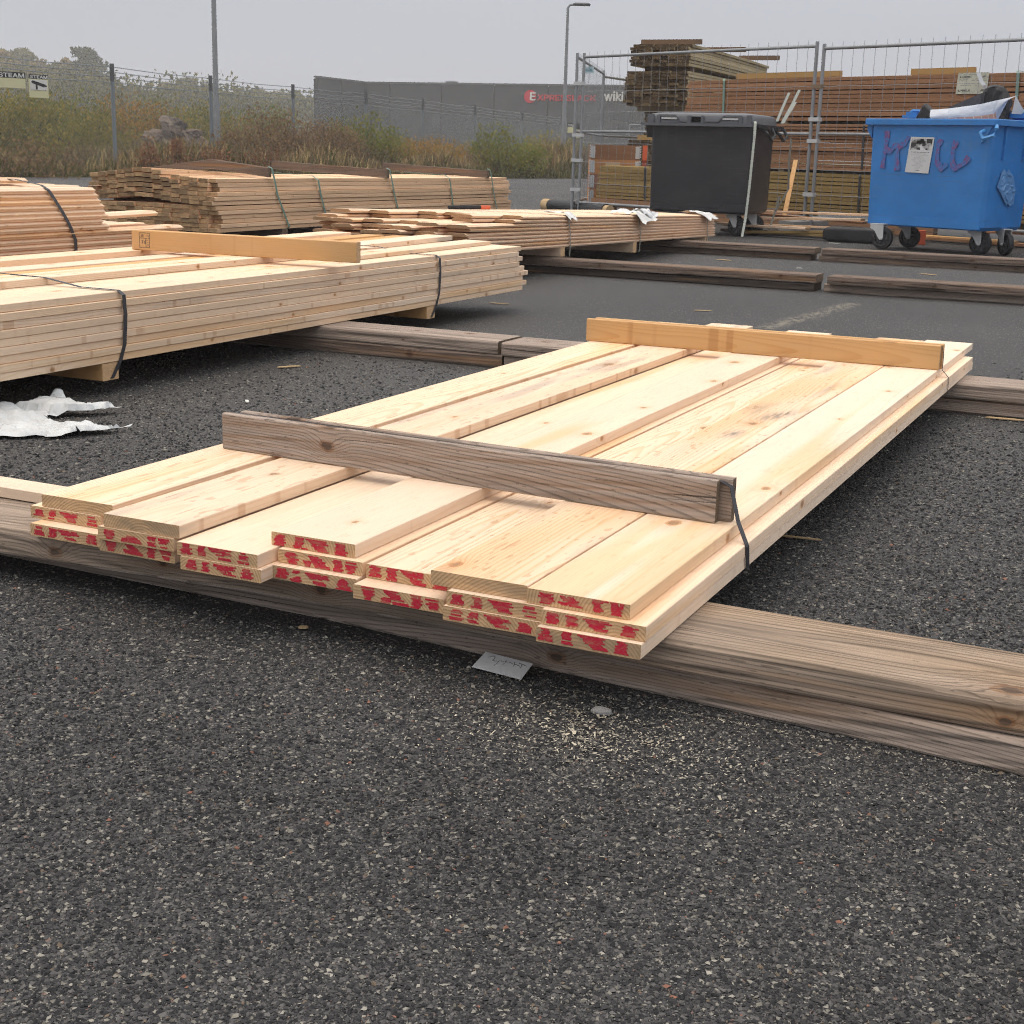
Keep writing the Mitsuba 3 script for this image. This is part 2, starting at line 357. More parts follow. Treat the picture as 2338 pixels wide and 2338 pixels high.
# ------------------------------------------------------------------ the setting
def ground_mesh(pts, z):
    import shapely.geometry as sg
    v, f = trimesh.creation.triangulate_polygon(sg.Polygon(pts), engine='earcut')
    return trimesh.Trimesh(np.c_[v, np.full(len(v), z)], f, process=False)
setting('ground', ground_mesh([(-385, -38), (265, -38), (265, 425), (-385, 425)], 0.0), 'asphalt')
VX = lambda y: -23.2 + (y - 16) * .2                     # the edge of the asphalt
def verge_mesh():
    ys = np.linspace(5, 60, 111)
    e = [(VX(y) + .35 * (meshkit.fbm(np.array([[y * .5, 0, 0]]), 3, 3)[0] - .5), y) for y in ys]
    return ground_mesh([*e, (40, 90), (60, 420), (-380, 420), (-380, 5)], .008)
setting('verge', verge_mesh(), 'soil')
# air: a closed box round the yard, everything stands in it
scene['haze'] = {'type': 'cube', 'to_world': T().translate([-60, 195, 13.0]) @ T().scale([330, 235, 14.1]), 'bsdf': {'type': 'null'},
                 'interior': {'type': 'ref', 'id': 'haze_medium'}}
labels['haze'] = {'kind': 'stuff', 'label': 'thin grey autumn mist over the yard', 'category': 'haze'}

# chips lying proud in the asphalt near the viewer, crushed stone of every size
def pebble_cloud(n, region, size, pal, sink=.35, seed=1):
    g = np.random.default_rng(seed)
    bv = np.array([(1, 0, 0), (0, 1, 0), (-1, 0, 0), (0, -1, 0), (0, 0, 1), (0, 0, -1)], float)
    bf = np.array([(0, 1, 4), (1, 2, 4), (2, 3, 4), (3, 0, 4), (1, 0, 5), (2, 1, 5), (3, 2, 5), (0, 3, 5)])[:6]
    xy = region(g, n); n = len(xy)
    sz = size(g, n, xy)[:, None]
    ax = np.stack([g.uniform(.8, 1.5, n), g.uniform(.65, 1.1, n), g.uniform(.45, .85, n)], 1) * sz
    v = (bv[None] + g.uniform(-.33, .33, (n, 6, 3))) * ax[:, None]
    a = g.uniform(0, 6.28, n); c, s_ = np.cos(a)[:, None], np.sin(a)[:, None]
    x, y = v[..., 0] * c - v[..., 1] * s_, v[..., 0] * s_ + v[..., 1] * c
    zb = ax[:, 2:] * (1 - 2 * sink)
    V = np.stack([xy[:, :1] + x, xy[:, 1:] + y, v[..., 2] + zb], -1).reshape(-1, 3)
    F = (bf[None] + 6 * np.arange(n)[:, None, None]).reshape(-1, 3)
    return trimesh.Trimesh(V, F, process=False), np.repeat(pal(g, n), 6, 0)
def near_region(g, n):
    d = 1.10 * (6.4 / 1.10) ** (g.uniform(0, 1, n * 3) ** .95)
    d = d[g.random(n * 3) < np.clip((6.4 - d) / 3.4, 0, 1)]; n2 = len(d)
    th = g.uniform(-.62, .62, n2); e_ = g.random(n2) < np.clip((.62 - np.abs(th)) / .22, 0, 1); d, th = d[e_], th[e_]
    fx, fy = -.4208, .9071
    x = EYE[0] + d * (fx * np.cos(th) + fy * np.sin(th)); y = EYE[1] + d * (fy * np.cos(th) - fx * np.sin(th))
    ok = ~((y > .10) & (y < .30) & (x < 3)) & ~((np.abs(y - 3.14) < .14))
    return np.stack([x, y], 1)[ok][:n]
def chip_pal(g, n):
    c = np.array([.038, .038, .040]) + g.random((n, 1)) ** 2.2 * np.array([.105, .101, .095])
    k = g.random(n)
    c[k > .915] = np.array([.265, .25, .215]) * g.uniform(.55, 1.35, ((k > .915).sum(), 1))
    c[(k > .86) & (k < .8635)] = (.27, .14, .10)
    c[(k > .84) & (k < .85)] = (.17, .135, .10)
    return c
chip_size = lambda g, n, xy: (.0010 + .0028 * g.random(n) ** 3.6) * (.74 + .19 * np.hypot(xy[:, 0] - .666, xy[:, 1] + 1.851))
m, c = pebble_cloud(345000, near_region, chip_size, chip_pal, .36, 3)
c = c * (.72 + .56 * meshkit.fbm(np.c_[np.array(m.vertices)[:, :2] * 2.3, np.zeros(len(c))], 4, 6))[:, None]
setting('gravel', m, 'vertex_paint', 'stuff', 'loose chippings worn out of the asphalt surface', 'gravel', color=c)
def flake_cloud(n, cx, cy, sx, sy, seed, pal, big=.0045):
    g = np.random.default_rng(seed)
    x = g.normal(cx, sx, n); y = np.minimum(g.normal(cy, sy, n), .055)
    L = g.uniform(.0007, big, n); W = L * g.uniform(.25, .75, n); a = g.uniform(0, 6.28, n)
    h = g.uniform(.0035, .0065, n)
    dx, dy = np.cos(a), np.sin(a)
    tl = g.normal(0, .3, n)
    q = np.stack([np.stack([x + sx_ * L * dx - sy_ * W * dy, y + sx_ * L * dy + sy_ * W * dx, h + sx_ * L * tl], 1) for sx_, sy_ in ((-1, -.6), (1, -1), (.8, 1), (-1, .7))], 1)
    V = q.reshape(-1, 3); k = np.arange(n)[:, None] * 4
    F = np.vstack([k + [0, 1, 2], k + [0, 2, 3]])
    return trimesh.Trimesh(V, F, process=False), np.repeat(pal(g, n), 4, 0)
saw_pal = lambda g, n: np.array([.62, .56, .44]) * g.uniform(.45, 1.1, (n, 1))
m1, c1 = flake_cloud(1100, -.02, -.09, .11, .065, 5, saw_pal, .0024)
m2, c2 = flake_cloud(1900, .05, -.14, .30, .20, 6, saw_pal, .0019)
m3, c3 = flake_cloud(120, -.02, -.10, .09, .05, 8, saw_pal, .0048)
m1, c1 = cat([m1, m3]), np.vstack([c1, c3])
setting('sawdust', cat([m1, m2]), 'vertex_paint', 'stuff', 'pale sawdust scattered on the asphalt below the board ends', 'sawdust', color=np.vstack([c1, c2]))

# ------------------------------------------------------------------ support timbers
def beam(name_label, L0, L1, yc, z0, tone, h=.0505, w=.215, amp=.004, skew=0.0, b=.006, seed=None, table=None):
    return wood_thing('support_timber', name_label, 'timber', (L0, L1, yc, z0, sec_rect(w, h, b), 1, tone), 'old_wood', nseg=14,
                      da=(lambda l: float(np.interp(l, *zip(*table)))) if table else (lambda l: amp * math.sin(l * 2.1 + yc) + skew * (l - (L0 + L1) / 2)), seed=seed)
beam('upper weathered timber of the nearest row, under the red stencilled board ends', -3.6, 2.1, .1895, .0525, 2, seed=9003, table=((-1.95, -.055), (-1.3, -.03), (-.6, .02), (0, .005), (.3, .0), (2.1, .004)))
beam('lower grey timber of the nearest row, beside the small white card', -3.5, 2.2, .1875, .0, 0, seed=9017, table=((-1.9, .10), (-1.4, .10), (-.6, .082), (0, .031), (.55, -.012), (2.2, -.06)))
beam('dark knotty upper timber at the left of the second row, below the big pale bundle', -4.3, -1.68, 3.145, .0525, 0, amp=.006)
beam('dark brown lower timber at the left of the second row, on the asphalt', -4.2, -1.66, 3.14, .0, 1)
beam('upper grey timber of the second row running under the far end of the front bundle', -1.655, 1.9, 3.125, .0525, 0, amp=.008)
beam('lower grey timber of the second row beneath the far end of the front bundle', -1.65, 1.9, 3.14, .0, 0, amp=.006)
beam('upper brown timber at the left of the third row, with a split orange end', -6.3, -1.44, 7.30, .0525, 1, skew=-.012)
beam('lower dark timber at the left of the third row, with a broken orange end', -6.3, -1.45, 7.34, .0, 3, skew=-.025)
beam('upper reddish brown timber at the right of the third row from the viewer', -1.36, 2.6, 7.27, .0525, 1, skew=.01)
beam('lower greyish timber at the right of the third row from the viewer', -1.39, 2.6, 7.31, .0, 0)
beam('upper brown timber of the fourth row, left half, beside the wheels of the black container', -5.9, -2.12, 10.08, .0525, 1)
beam('lower brown timber of the fourth row, left half, with a pale sawn end', -5.9, -2.16, 10.12, .0, 1)
beam('upper brown timber of the fourth row, right before the wheels of the blue container', -2.06, 2.4, 10.02, .0525, 1, skew=-.02)
beam('lower brown timber of the fourth row, right before the blue container', -2.08, 2.4, 10.07, .0, 1)
wood_thing('timber_strip', 'pale sawn strip lying on the nearest grey timber at the left edge', 'strip', (-1.86, -1.222, .265, .1052, sec_rect(.07, .022, .001), 1, 0), 'fresh_wood')

# ------------------------------------------------------------------ foreground bundle
BW, BT = .1655, .0234
front = thing('timber_bundle', 'flat strapped bundle of wide pale boards in the foreground, red stencils on its near ends', 'bundle')
def glyph_rows(w, t, flip, g):
    """the worn stencil as short horizontal strips: (x0, x1, z0, z1) on a board end w wide and t high"""
    out, rows = [], 9
    sh, miss, lo, hi = g.normal(0, .014, 5), g.uniform(.03, .13), g.uniform(0, .14), g.uniform(.86, 1.0)
    for i in range(rows):
        h = (i + .5) / rows
        if not lo < h < hi: continue
        hh = 1 - h if flip else h
        spans = [(.118 - .038 - .036 * (1 - hh), .118 + .036 + .036 * (1 - hh)), (.258 - .014 * (hh < .2), .346 + .016 * (hh < .15)),
                 (.385 + .16 * (1 - hh), .515 + .17 * (1 - hh) + .03 * (hh > .5)), (.84 - .042 - .034 * (1 - hh), .84 + .040 + .036 * (1 - hh))]
        if hh > .55: spans.append((.585, .675))
        if hh > .86: spans.append((.262, .352)); spans.append((.39, .56))
        if flip: spans = [(1 - b, 1 - a) for a, b in spans]
        for q, (a, b) in enumerate(spans):
            a += g.normal(0, .010) + sh[q % 4]; b += g.normal(0, .014) + sh[q % 4]
            if g.random() < miss: continue
            if g.random() < .14 and hh < .6:
                mid = a + (b - a) * g.uniform(.35, .65); out.append((a, mid - .008, h)); out.append((mid + .008, b, h))
            else: out.append((a, b, h))
    res = []
    for a, b, h in out:
        z = t * (.04 + .93 * h); hz = t * .93 / rows * g.uniform(.44, .62)
        res.append((w * (a - .5), w * (b - .5), z - hz, z + hz))
    return res
def stencil(board, xc, y0, z0, flip, g):
    ms = [[], [], [], []]
    for a, b, za, zb in glyph_rows(BW, BT, flip, g):
        if b - a < .002: continue
        u = ((a + b) / 2 / BW + .5)
        u = 1 - u if flip else u
        ms[0 if u < .2 else 1 if u < .355 else 2 if u < .74 else 3].append(box(xc + a, xc + b, y0 - .0008, y0 - .0003, z0 + max(za, .0008), z0 + min(zb, BT - .0008)))
    for q in ms:
        if q: part(board, 'stencil_mark', cat(q), 'red_paint')
g0 = np.random.default_rng(21)
ZL = [.1048, .1048 + BT + .0006, .1048 + 2 * BT + .0012]
def pile_board(xc, layer, y0, y1, red, tone=0, flip=False, amp=.0015, seed=None, w=BW):
    z0 = ZL[layer]
    k = wood(front, 'board', (y0, y1, xc, z0, sec_rect(w, BT, .0012), 0, tone), 'fresh_wood', nseg=6, da=bow(amp, y0, y1, xc), seed=seed)
    if red: stencil(k, xc + bow(amp, y0, y1, xc)(y0), y0, z0, flip, g0)
for rx, y0, y1, flip, t in ((-1.019, .045, 3.40, False, 0), (-.845, .03, 3.36, True, 1), (-.652, .010, 3.38, False, 0), (-.4885, .044, 3.41, False, 1), (-.315, .02, 3.36, True, 0), (-.138, -.005, 3.38, False, 0), (.029, -.024, 3.374, False, 1)):
    pile_board(rx - BW / 2, 0, y0, y1, True, t, flip)
for rx, y0, y1, flip, t in ((-1.044, .074, 3.42, False, 0), (-.840, .022, 3.44, True, 0), (-.660, .012, 3.40, False, 0), (-.488, .062, 3.46, True, 0), (-.3145, .06, 3.40, False, 0), (-.1335, -.002, 3.39, False, 0), (.031, -.012, 3.342, False, 0)):
    pile_board(rx - BW / 2, 1, y0, y1, True, t, flip)
pile_board(-1.0182 - BW / 2, 2, .077, 3.46, False, 0)
pile_board(-.829 - BW / 2, 2, .0249, 3.555, False, 1, seed=40)
pile_board(-.5103 - BW / 2, 2, .0756, 3.512, True, 0)
pile_board(-.1690 - BW / 2, 2, .012, 3.51, False, 1, seed=77)
pile_board(.0 - BW / 2, 2, .0025, 3.548, True, 0, True)
# spacers: two boards on edge side by side
def edge_board(parent, name, x0, x1, y0, y1, z0, h, t, bsdf, tone, label, b=.002, seed=None):
    m, uv = timber(x0, x1, 0.0, z0, sec_rect(t, h, b), 1, tone, 8, da=lambda l: y0 + (y1 - y0) * (l - x0) / (x1 - x0), seed=seed)
    uv = uv + np.array([[0, math.floor(y0 * 200)]])
    return part(parent, name, m, bsdf, False, label, uv=uv)
ZT = ZL[2] + BT + .0008
edge_board(front, 'spacer', -1.150, -.034, .590, .527, ZT, .077, .019, 'old_wood', 0, 'weathered grey spacer board on edge', seed=9101)
edge_board(front, 'spacer', -1.122, -.012, .618, .553, ZT, .079, .021, 'old_wood', 0, 'weathered grey spacer board behind the front one', seed=9102)
edge_board(front, 'spacer', -1.196, .003, 2.750, 2.764, ZT, .0765, .024, 'fresh_wood', 3, 'orange brown spacer board on edge', seed=9103)
edge_board(front, 'spacer', -1.175, .008, 2.778, 2.792, ZT, .0785, .020, 'fresh_wood', 3, 'orange brown spacer board behind the first', seed=9104)
part(front, 'strap', ribbon([(-1.14, .602, ZT + .075), (-.03, .541, ZT + .073), (-.013, .538, ZT + .066), (-.009, .534, ZT + .055), (.010, .514, ZT + .010), (.0325, .496, ZL[1] + BT + .002), (.0345, .496, ZL[1] + BT - .003), (.0345, .502, ZL[1]), (.0335, .512, ZL[0]), (-.01, .52, ZL[0] - .002)], (0.25, 1, .1), .011), 'strap_black')
part(front, 'strap', ribbon([(.004, 2.772, ZT + .074), (.012, 2.772, ZT + .05), (.0125, 2.77, ZT - .001), (.035, 2.77, ZL[1] + BT), (.035, 2.77, ZL[0]), (.02, 2.77, ZL[0] - .002)], (0, 1, 0), .006), 'strap_black')

# ------------------------------------------------------------------ big planed bundle on the left
big = thing('timber_bundle', 'large pale planed bundle at the left with black straps and an orange batten on top', 'bundle')
BX = -2.48
def big_tone(): return R.choice((0, 0, 0, 1))
ends = (4.98, 5.02, 4.99, 5.04, 5.0, 4.93, 4.99, 4.94, 4.99)
fx = (.002, .006, -.002, .005, .000, .004, -.006, -.004, -.016)
for r in range(9):
    for cidx in range(7):
        if 0 < r < 8 and 1 < cidx < 5: continue                      # the core is never seen
        w = .148 if cidx == 0 else BW + .003
        right = BX + fx[r] if cidx == 0 else BX - .146 - (cidx - 1) * (BW + .004) + R.uniform(-.002, .002)
        y1 = ends[r] if cidx == 0 else 4.95 + R.uniform(-.06, .06)
        wood(big, 'board', (-.9 + R.uniform(-.1, .1), y1, right - w / 2, .1055 + r * .0251, sec_rect(w - .0025, .0238, .0015), 0, big_tone()), 'fresh_wood', nseg=6, da=bow(R.uniform(-.002, .002), -1, 5, cidx))
ZB = .1055 + 9 * .0251
wood(big, 'board', (-.9, 4.02, -2.890, ZB, sec_rect(.158, .0244, .0013), 0, 0), 'fresh_wood', nseg=4)
wood(big, 'board', (3.4, 5.13, -2.895, ZB, sec_rect(.158, .0244, .0013), 0, 0), 'fresh_wood', nseg=2, da=lambda l: -.10 * (l - 3.4) / 1.7 - .06)
wood(big, 'board', (-.9, 4.95, -3.475, ZB, sec_rect(.158, .0244, .0013), 0, 2), 'fresh_wood', nseg=4, da=lambda l: -.0 - .12 * max(0, l - 3) / 2)
wood(big, 'board', (-.7, 4.2, -3.09, ZB + .0005, sec_rect(.11, .0100, .0013), 0, 3), 'fresh_wood', nseg=4)
wood(big, 'board', (-.5, 4.4, -3.24, ZB + .0005, sec_rect(.13, .0120, .0013), 0, 0), 'fresh_wood', nseg=4)
wood(big, 'board', (3.5, 4.93, -3.10, ZB, sec_rect(.10, .0235, .0013), 0, 3), 'fresh_wood', nseg=2, da=lambda l: -.05 * (l - 3.5))
wood(big, 'board', (3.55, 4.97, -2.69, ZB + .0005, sec_rect(.15, .0180, .0013), 0, 0), 'fresh_wood', nseg=2, da=lambda l: -.035 * (l - 3.5))
wood(big, 'board', (3.3, 4.95, -3.30, ZB, sec_rect(.12, .0200, .0013), 0, 3), 'fresh_wood', nseg=2, da=lambda l: -.04 * (l - 3.3))
for y in (1.77, 3.975):
    wood(big, 'bearer', (-3.66, -2.482, y, .047, sec_rect(.078, .0565, .002), 1, 3), 'fresh_wood', label='short orange brown bearer strapped below the bundle')
    yb = y + .075
    part(big, 'strap', ribbon([(-3.4, yb + .01, ZB + .027), (-2.97, yb + .005, ZB + .0265), (-2.815, yb, ZB + .025), (-2.66, yb, ZB + .003), (-2.500, yb, ZB + .0025), (-2.478, yb, ZB - .012), (-2.474, yb, ZB - .08), (-2.4735, yb - .01, .16), (-2.476, yb - .03, .108), (-2.480, yb - .07, .052), (-2.60, yb - .08, .044)], (0, 1, 0), .017), 'strap_black')
m, uv = timber(-3.463, -2.361, 0.0, ZB + .0255, sec_rect(.030, .083, .002), 1, 3, 4, da=lambda l: 3.085 + .041 * (l + 3.463))
uv[:, 1] += math.floor(3.1 * 200)
bt = thing('timber_batten', 'orange batten on edge across the top of the big pale bundle, with a stamped mark', 'batten')
part(bt, 'board', m, 'fresh_wood', uv=uv)
m, uv = timber(-3.44, -2.383, 0.0, ZB + .0255, sec_rect(.024, .082, .002), 1, 3, 4, da=lambda l: 3.127 + .041 * (l + 3.463))
uv[:, 1] += math.floor(3.1 * 200)
part(bt, 'board', m, 'fresh_wood', uv=uv)
def stamp():
    fr = []
    for (x, z, w, h) in ((0, 0, .054, .0015), (0, .062, .054, .0015), (0, 0, .0015, .062), (.0525, 0, .0015, .0635), (.034, 0, .0012, .040), (.0, .040, .054, .0012), (.038, .050, .014, .0012), (.038, .032, .010, .0012), (.041, .022, .006, .0012)):
        fr.append(box(x, x + w, 0, .0006, z, z + h))
    for t, x, z, hgt in (('76', .009, .016, .016), ('SE', .008, .046, .010), ('T', .041, .007, .009)):
        tm = meshkit.text_mesh(t, hgt, .0006); v = np.array(tm.vertices)
        tm.vertices = np.stack([v[:, 0] + x, -v[:, 2] + .0006, v[:, 1] + z], 1); tm.faces = tm.faces[:, ::-1]; fr.append(tm)
    return place(cat(fr), (-3.424, 3.085 - .015 - .0012 + .0016, ZB + .0255 + .010), math.atan(.041))
part(bt, 'stamp', stamp(), 'ink', label='small framed ink stamp')

# ------------------------------------------------------------------ panelling bundle at the left edge
pan = thing('timber_bundle', 'tall bundle of pale panelling boards at the left edge, black strap round it', 'bundle')
XP = -4.0
def lean(r): return 0.0 if r < 13 else -.0025 * (r - 12) ** 1.5
def reach(r):
    if r < 12: return 4.10 + .02 * math.sin(r * 2.3)
    return (3.55, 3.51, 3.55, 3.54, 3.545, 3.53, 3.525, 3.515)[r - 12]
for r in range(20):
    for c in range(6):
        if 0 < r < 17 and 0 < c < 5 and not (r == 11): continue
        tilt = R.uniform(-.003, .003)
        wood(pan, 'board', (-.6, reach(r) + (0 if c == 0 else R.uniform(-.1, .05)), XP + lean(r) - .062 - c * .128, .1055 + r * .0247, sec_panel(.124, .0240), 0, 2), 'fresh_wood', nseg=8,
             da=bow(tilt, -1, 4, r), dz=lambda l, r=r, c=c: (.006 * math.sin(l * 1.3 + .4) if r > 14 else 0.0) + .007 * (r > 16) * math.sin(c * .7))
wood(pan, 'board', (-.6, 3.28, XP - .30, .1055 + 20 * .0247 + .008, sec_panel(.124, .0240), 0, 2), 'fresh_wood', nseg=4)
wood(pan, 'board', (-.6, 3.12, XP - .43, .1055 + 20 * .0247 + .008, sec_panel(.124, .0240), 0, 2), 'fresh_wood', nseg=4)
wood(pan, 'board', (2.6, 4.02, XP - .11, .1055 + 12 * .0247 + .028, sec_panel(.124, .0240), 0, 2), 'fresh_wood', nseg=4, label='loose board sticking out of the end', dz=lambda l: .012 * (l - 2.6), da=lambda l: -.03 * (l - 2.6))
sp = [(-4.8, 3.10, .634), (-4.45, 3.14, .632), (-4.22, 3.18, .628), (-4.08, 3.20, .606)]
for r in range(19, 11, -1): sp.append((XP + lean(r) + .0065, 3.20 + .012 * (19 - r), .1055 + r * .0247 + .012))
sp += [(XP + .0065, 3.31, .36), (XP + .0065, 3.31, .22), (XP + .0065, 3.31, .104), (XP - .05, 3.31, .101)]
part(pan, 'strap', ribbon(sp, (0, 1, 0), .020), 'strap_black')

# ------------------------------------------------------------------ brown stack with wavy ends
tan_ = thing('timber_bundle', 'tan stack with a wavy weathered end, green straps and dark battens on top', 'bundle')
ROWH, CW = .0350, .0905
def sag(x, r):
    """the stack's rows sag between its bearers: low at the right, high left of the middle"""
    u = (x + 7.68) / 1.3
    up = .055 * math.exp(-((u - .42) / .24) ** 2)
    if r < 6: return up * .10 * r / 5
    return up * (.55 + .45 * (r - 6) / 5) + .018 * math.exp(-((u - .30) / .3) ** 2)
for r in range(12):
    for c in range(14):
        xc = -6.385 - .045 - c * .0925
        if 0 < c < 13 and 0 < r < 11 and r not in (5, 6): nseg, y1 = 3, 9.4
        else: nseg, y1 = 8, 13.05
        xo = xc + .008 * math.sin(r * 1.9 + c) + (-.012 * max(0, r - 8) if c == 0 else 0) - (.05 if (r in (7, 8) and c == 13) else 0)
        yj = 7.6 + R.uniform(-.02, .02) + .05 * math.sin(r * .8) * (c == 0)
        zz = .115 + r * ROWH + (.004 if r > 5 else 0)
        if r == 11 and c in (5,): continue
        wood(tan_, 'board', (yj, y1 + R.uniform(-.05, .05), xo, zz + sag(xo, r), sec_rect(CW, ROWH - .0035, .002), 0, 3), 'treated_wood', nseg=nseg,
             dz=lambda l, r=r, xo=xo: -sag(xo, r) * min(1, max(0, (l - 7.75) / 1.7)) - .012 * min(1, max(0, (l - 9) / 3)))
for y in (8.55, 10.45, 12.65):
    wood(tan_, 'bearer', (-7.7, -6.39, y, .0, sec_rect(.09, .113, .003), 1, 1), 'old_wood')
part(tan_, 'bearer', box(-7.66, -6.47, 7.86, 7.98, .320, .362), 'bearer_brown')
part(tan_, 'bearer', box(-7.66, -6.47, 8.5, 8.6, .320, .350), 'bearer_brown')
for i, (y, zl, zr) in enumerate(((8.33, .600, .552), (10.31, .580, .530), (12.5, .572, .520))):
    knee = .085 if i == 0 else .0
    m, uv = timber(-7.72, -6.39, 0.0, 0.0, sec_rect(.05, .078, .003), 1, 1, 24, da=lambda l: y,
                   dz=lambda l: float(np.interp(l, (-7.72, -7.0, -6.94, -6.39), (.500, .598, .598, .546))) if i == 0 else zl + (zr - zl) * (l + 7.72) / 1.33)
    uv[:, 1] += math.floor(y * 200)
    part(tan_, 'batten', m, 'old_wood', uv=uv, label='weathered batten on edge')
def green_strap(y, top, y2):
    pts = ([(-6.42, y, top + .075), (-6.385, y, top + .06)] if top > .54 else [(-6.9, y, .575), (-6.42, y, .556)]) + [(-6.372, y + .02, .52), (-6.366, y + .05, .40), (-6.366, y2, .13), (-6.40, y2, .10)]
    part(tan_, 'strap', ribbon(pts, (0, 1, 0), .024), 'strap_green', label='green packing strap')
for y, t, y2 in ((8.36, .56, 8.58), (9.03, .5, 9.2), (10.33, .55, 10.52), (11.53, .5, 11.66), (12.53, .545, 12.70)): green_strap(y, t, y2)
part(tan_, 'strap', ribbon([(-7.3, 10.2, .63), (-6.8, 10.9, .59), (-6.42, 11.52, .548)], (1, .6, 0), .03), 'strap_green', label='loose green strap trailing over the top')

# ------------------------------------------------------------------ panelling bundle in the middle
mid = thing('timber_bundle', 'low bundle of panelling boards in the middle with wrapped straps and uneven near ends', 'bundle')
XM, PW = -3.30, .155
mz = lambda l: .198 - .0185 * (l - 5.9)
pitch = lambda l: .0258 - .00085 * (l - 5.9)
mtop = lambda l: mz(l) + 9 * pitch(l)
col_y = (5.96, 5.84, 5.72, 5.78, 6.02, 5.90, 6.0)
for r in range(9):
    for c in range(7):
        if r in (1, 2, 3) and 0 < c < 6: y1 = 7.4
        else: y1 = 10.95 + (R.uniform(-.02, .05) if c == 0 else R.uniform(-.1, .05))
        y0 = col_y[c] + R.uniform(-.06, .06)
        if r >= 7: y0 += (.72, .60, .95, 1.1, .8, .5, .05)[c] + R.uniform(-.12, .12)
        if r == 6 and c in (2, 3): y0 += .45
        rot = R.uniform(-.05, .05)
        xo = XM - .078 - c * (PW + .003) + R.uniform(-.008, .008) * (c > 0)
        tl = R.uniform(-.006, .010)
        wood(mid, 'board', (y0, y1, xo, 0, sec_panel(PW - .002, .0210), 0, 2), 'fresh_wood', nseg=8,
             dz=lambda l, tl=tl, r=r: mz(l) + r * pitch(l) + tl * max(0, 6.6 - l), da=lambda l, rot=rot: rot * max(0, 6.3 - l))
for y, z in ((7.43, .105), (8.88, .06), (10.75, .047)):
    wood(mid, 'bearer', (-4.35, -3.302, y, z, sec_rect(.075, mz(y) - z - .001, .002), 1, 0), 'fresh_wood')
for y, z in ((7.52, .1), (8.95, .06), (10.72, .05)):
    zt = mtop(y)
    part(mid, 'strap', ribbon([(-4.3, y - .05, zt + .004), (-3.5, y - .06, zt + .004), (-3.31, y - .05, zt + .001), (-3.290, y - .03, zt - .03), (-3.2885, y, zt - .12), (-3.2925, y + .02, mz(y) - .002), (-3.297, y + .02, z), (-3.33, y + .02, z - .002)], (0, 1, 0), .017), 'strap_grey')
def crumple(cx, cy, cz, sx, sy, sz, seed, nu=12, nv=9, drop=.0):
    g = np.random.default_rng(seed)
    def fn(u, v):
        x = cx + (u - .5) * sx + .06 * sx * np.sin(9 * v + seed); y = cy + (v - .5) * sy + .05 * sy * np.sin(7 * u)
        n_ = meshkit.fbm(np.stack([u * 4 + seed, v * 4, u * 0], -1), 3, seed) - .35
        z = cz + sz * n_ - drop * np.clip((x - XM + .02) / .06, 0, 1.6)
        return np.stack([x, y, z], -1)
    return sheet(fn, nu, nv)
for (y, seed, sx, sy, sz) in ((7.50, 3, .22, .14, .025), (8.98, 8, .30, .36, .075), (10.66, 5, .24, .34, .045)):
    zt = mtop(y)
    part(mid, 'wrapping_paper', crumple(-3.37, y + .03, zt + .012, sx, sy, sz, seed, drop=.045), 'sheet_white', label='crumpled white protective paper under the strap')
part(mid, 'wrapping_paper', crumple(-3.33, 9.16, mtop(9.1) + .018, .16, .20, .07, 14, drop=.03), 'foil', label='crumpled silver foil under the strap')

# ------------------------------------------------------------------ small things on the ground and on the stacks
def torn_plastic():
    import shapely.geometry as sg
    out = [(-2.60, 1.40), (-2.52, 1.43), (-2.50, 1.52), (-2.545, 1.66), (-2.47, 1.60), (-2.40, 1.50), (-2.30, 1.56), (-2.22, 1.60), (-2.29, 1.48), (-2.36, 1.40), (-2.30, 1.33), (-2.16, 1.34), (-2.02, 1.36), (-1.985, 1.40), (-2.03, 1.30), (-2.09, 1.20), (-2.13, 1.15), (-2.14, 1.19), (-2.19, 1.13), (-2.26, 1.09), (-2.25, 1.03), (-2.29, 1.06), (-2.36, .99), (-2.46, .96), (-2.42, 1.07), (-2.36, 1.13), (-2.44, 1.16), (-2.42, 1.22), (-2.52, 1.26), (-2.50, 1.33), (-2.62, 1.33)]
    out = [((x if x < -2.32 else -2.32 + (x + 2.32) * .86) + .02, y - .075) for x, y in out]
    pl = sg.Polygon(out).buffer(0)
    g = np.random.default_rng(4)
    pts = g.uniform((-2.66, .82), (-1.9, 1.65), (6500, 2)); bd = np.array([pl.exterior.interpolate(t, True).coords[0] for t in np.linspace(0, 1, 260, endpoint=False)]) + g.normal(0, .004, (260, 2))
    import shapely, scipy.spatial as ss
    P = np.vstack([bd, pts[shapely.contains_xy(pl.buffer(-.006), pts[:, 0], pts[:, 1])]])
    tri = ss.Delaunay(P).simplices; cen = P[tri].mean(1)
    tri = tri[shapely.contains_xy(pl, cen[:, 0], cen[:, 1])]
    q = np.c_[P * 7, np.zeros(len(P))]
    z = .007 + .075 * np.abs(meshkit.fbm(q, 4, 2) - .42) + .030 * np.abs(meshkit.noise(q * 2.9, 5) - .5) + .010 * np.abs(meshkit.noise(q * 8 + 3, 6) - .5) + .02 * (P[:, 1] > 1.35) + .03 * np.clip(P[:, 0] + 2.15, 0, 1)
    z[:260] *= .55
    return trimesh.Trimesh(np.c_[P, z], tri, process=False)
single('plastic_sheet', torn_plastic(), 'plastic_torn', 'torn white plastic sheet lying crumpled on the asphalt at the left', 'plastic', smooth=50)
def flat_quad(pts, z, t=.0012):
    import shapely.geometry as sg
    m = trimesh.creation.extrude_polygon(sg.Polygon(pts), t, engine='earcut'); m.apply_translation((0, 0, z)); return m
card = thing('paper_card', 'small white card with a handwritten scribble, leaning below the front bundle', 'card')
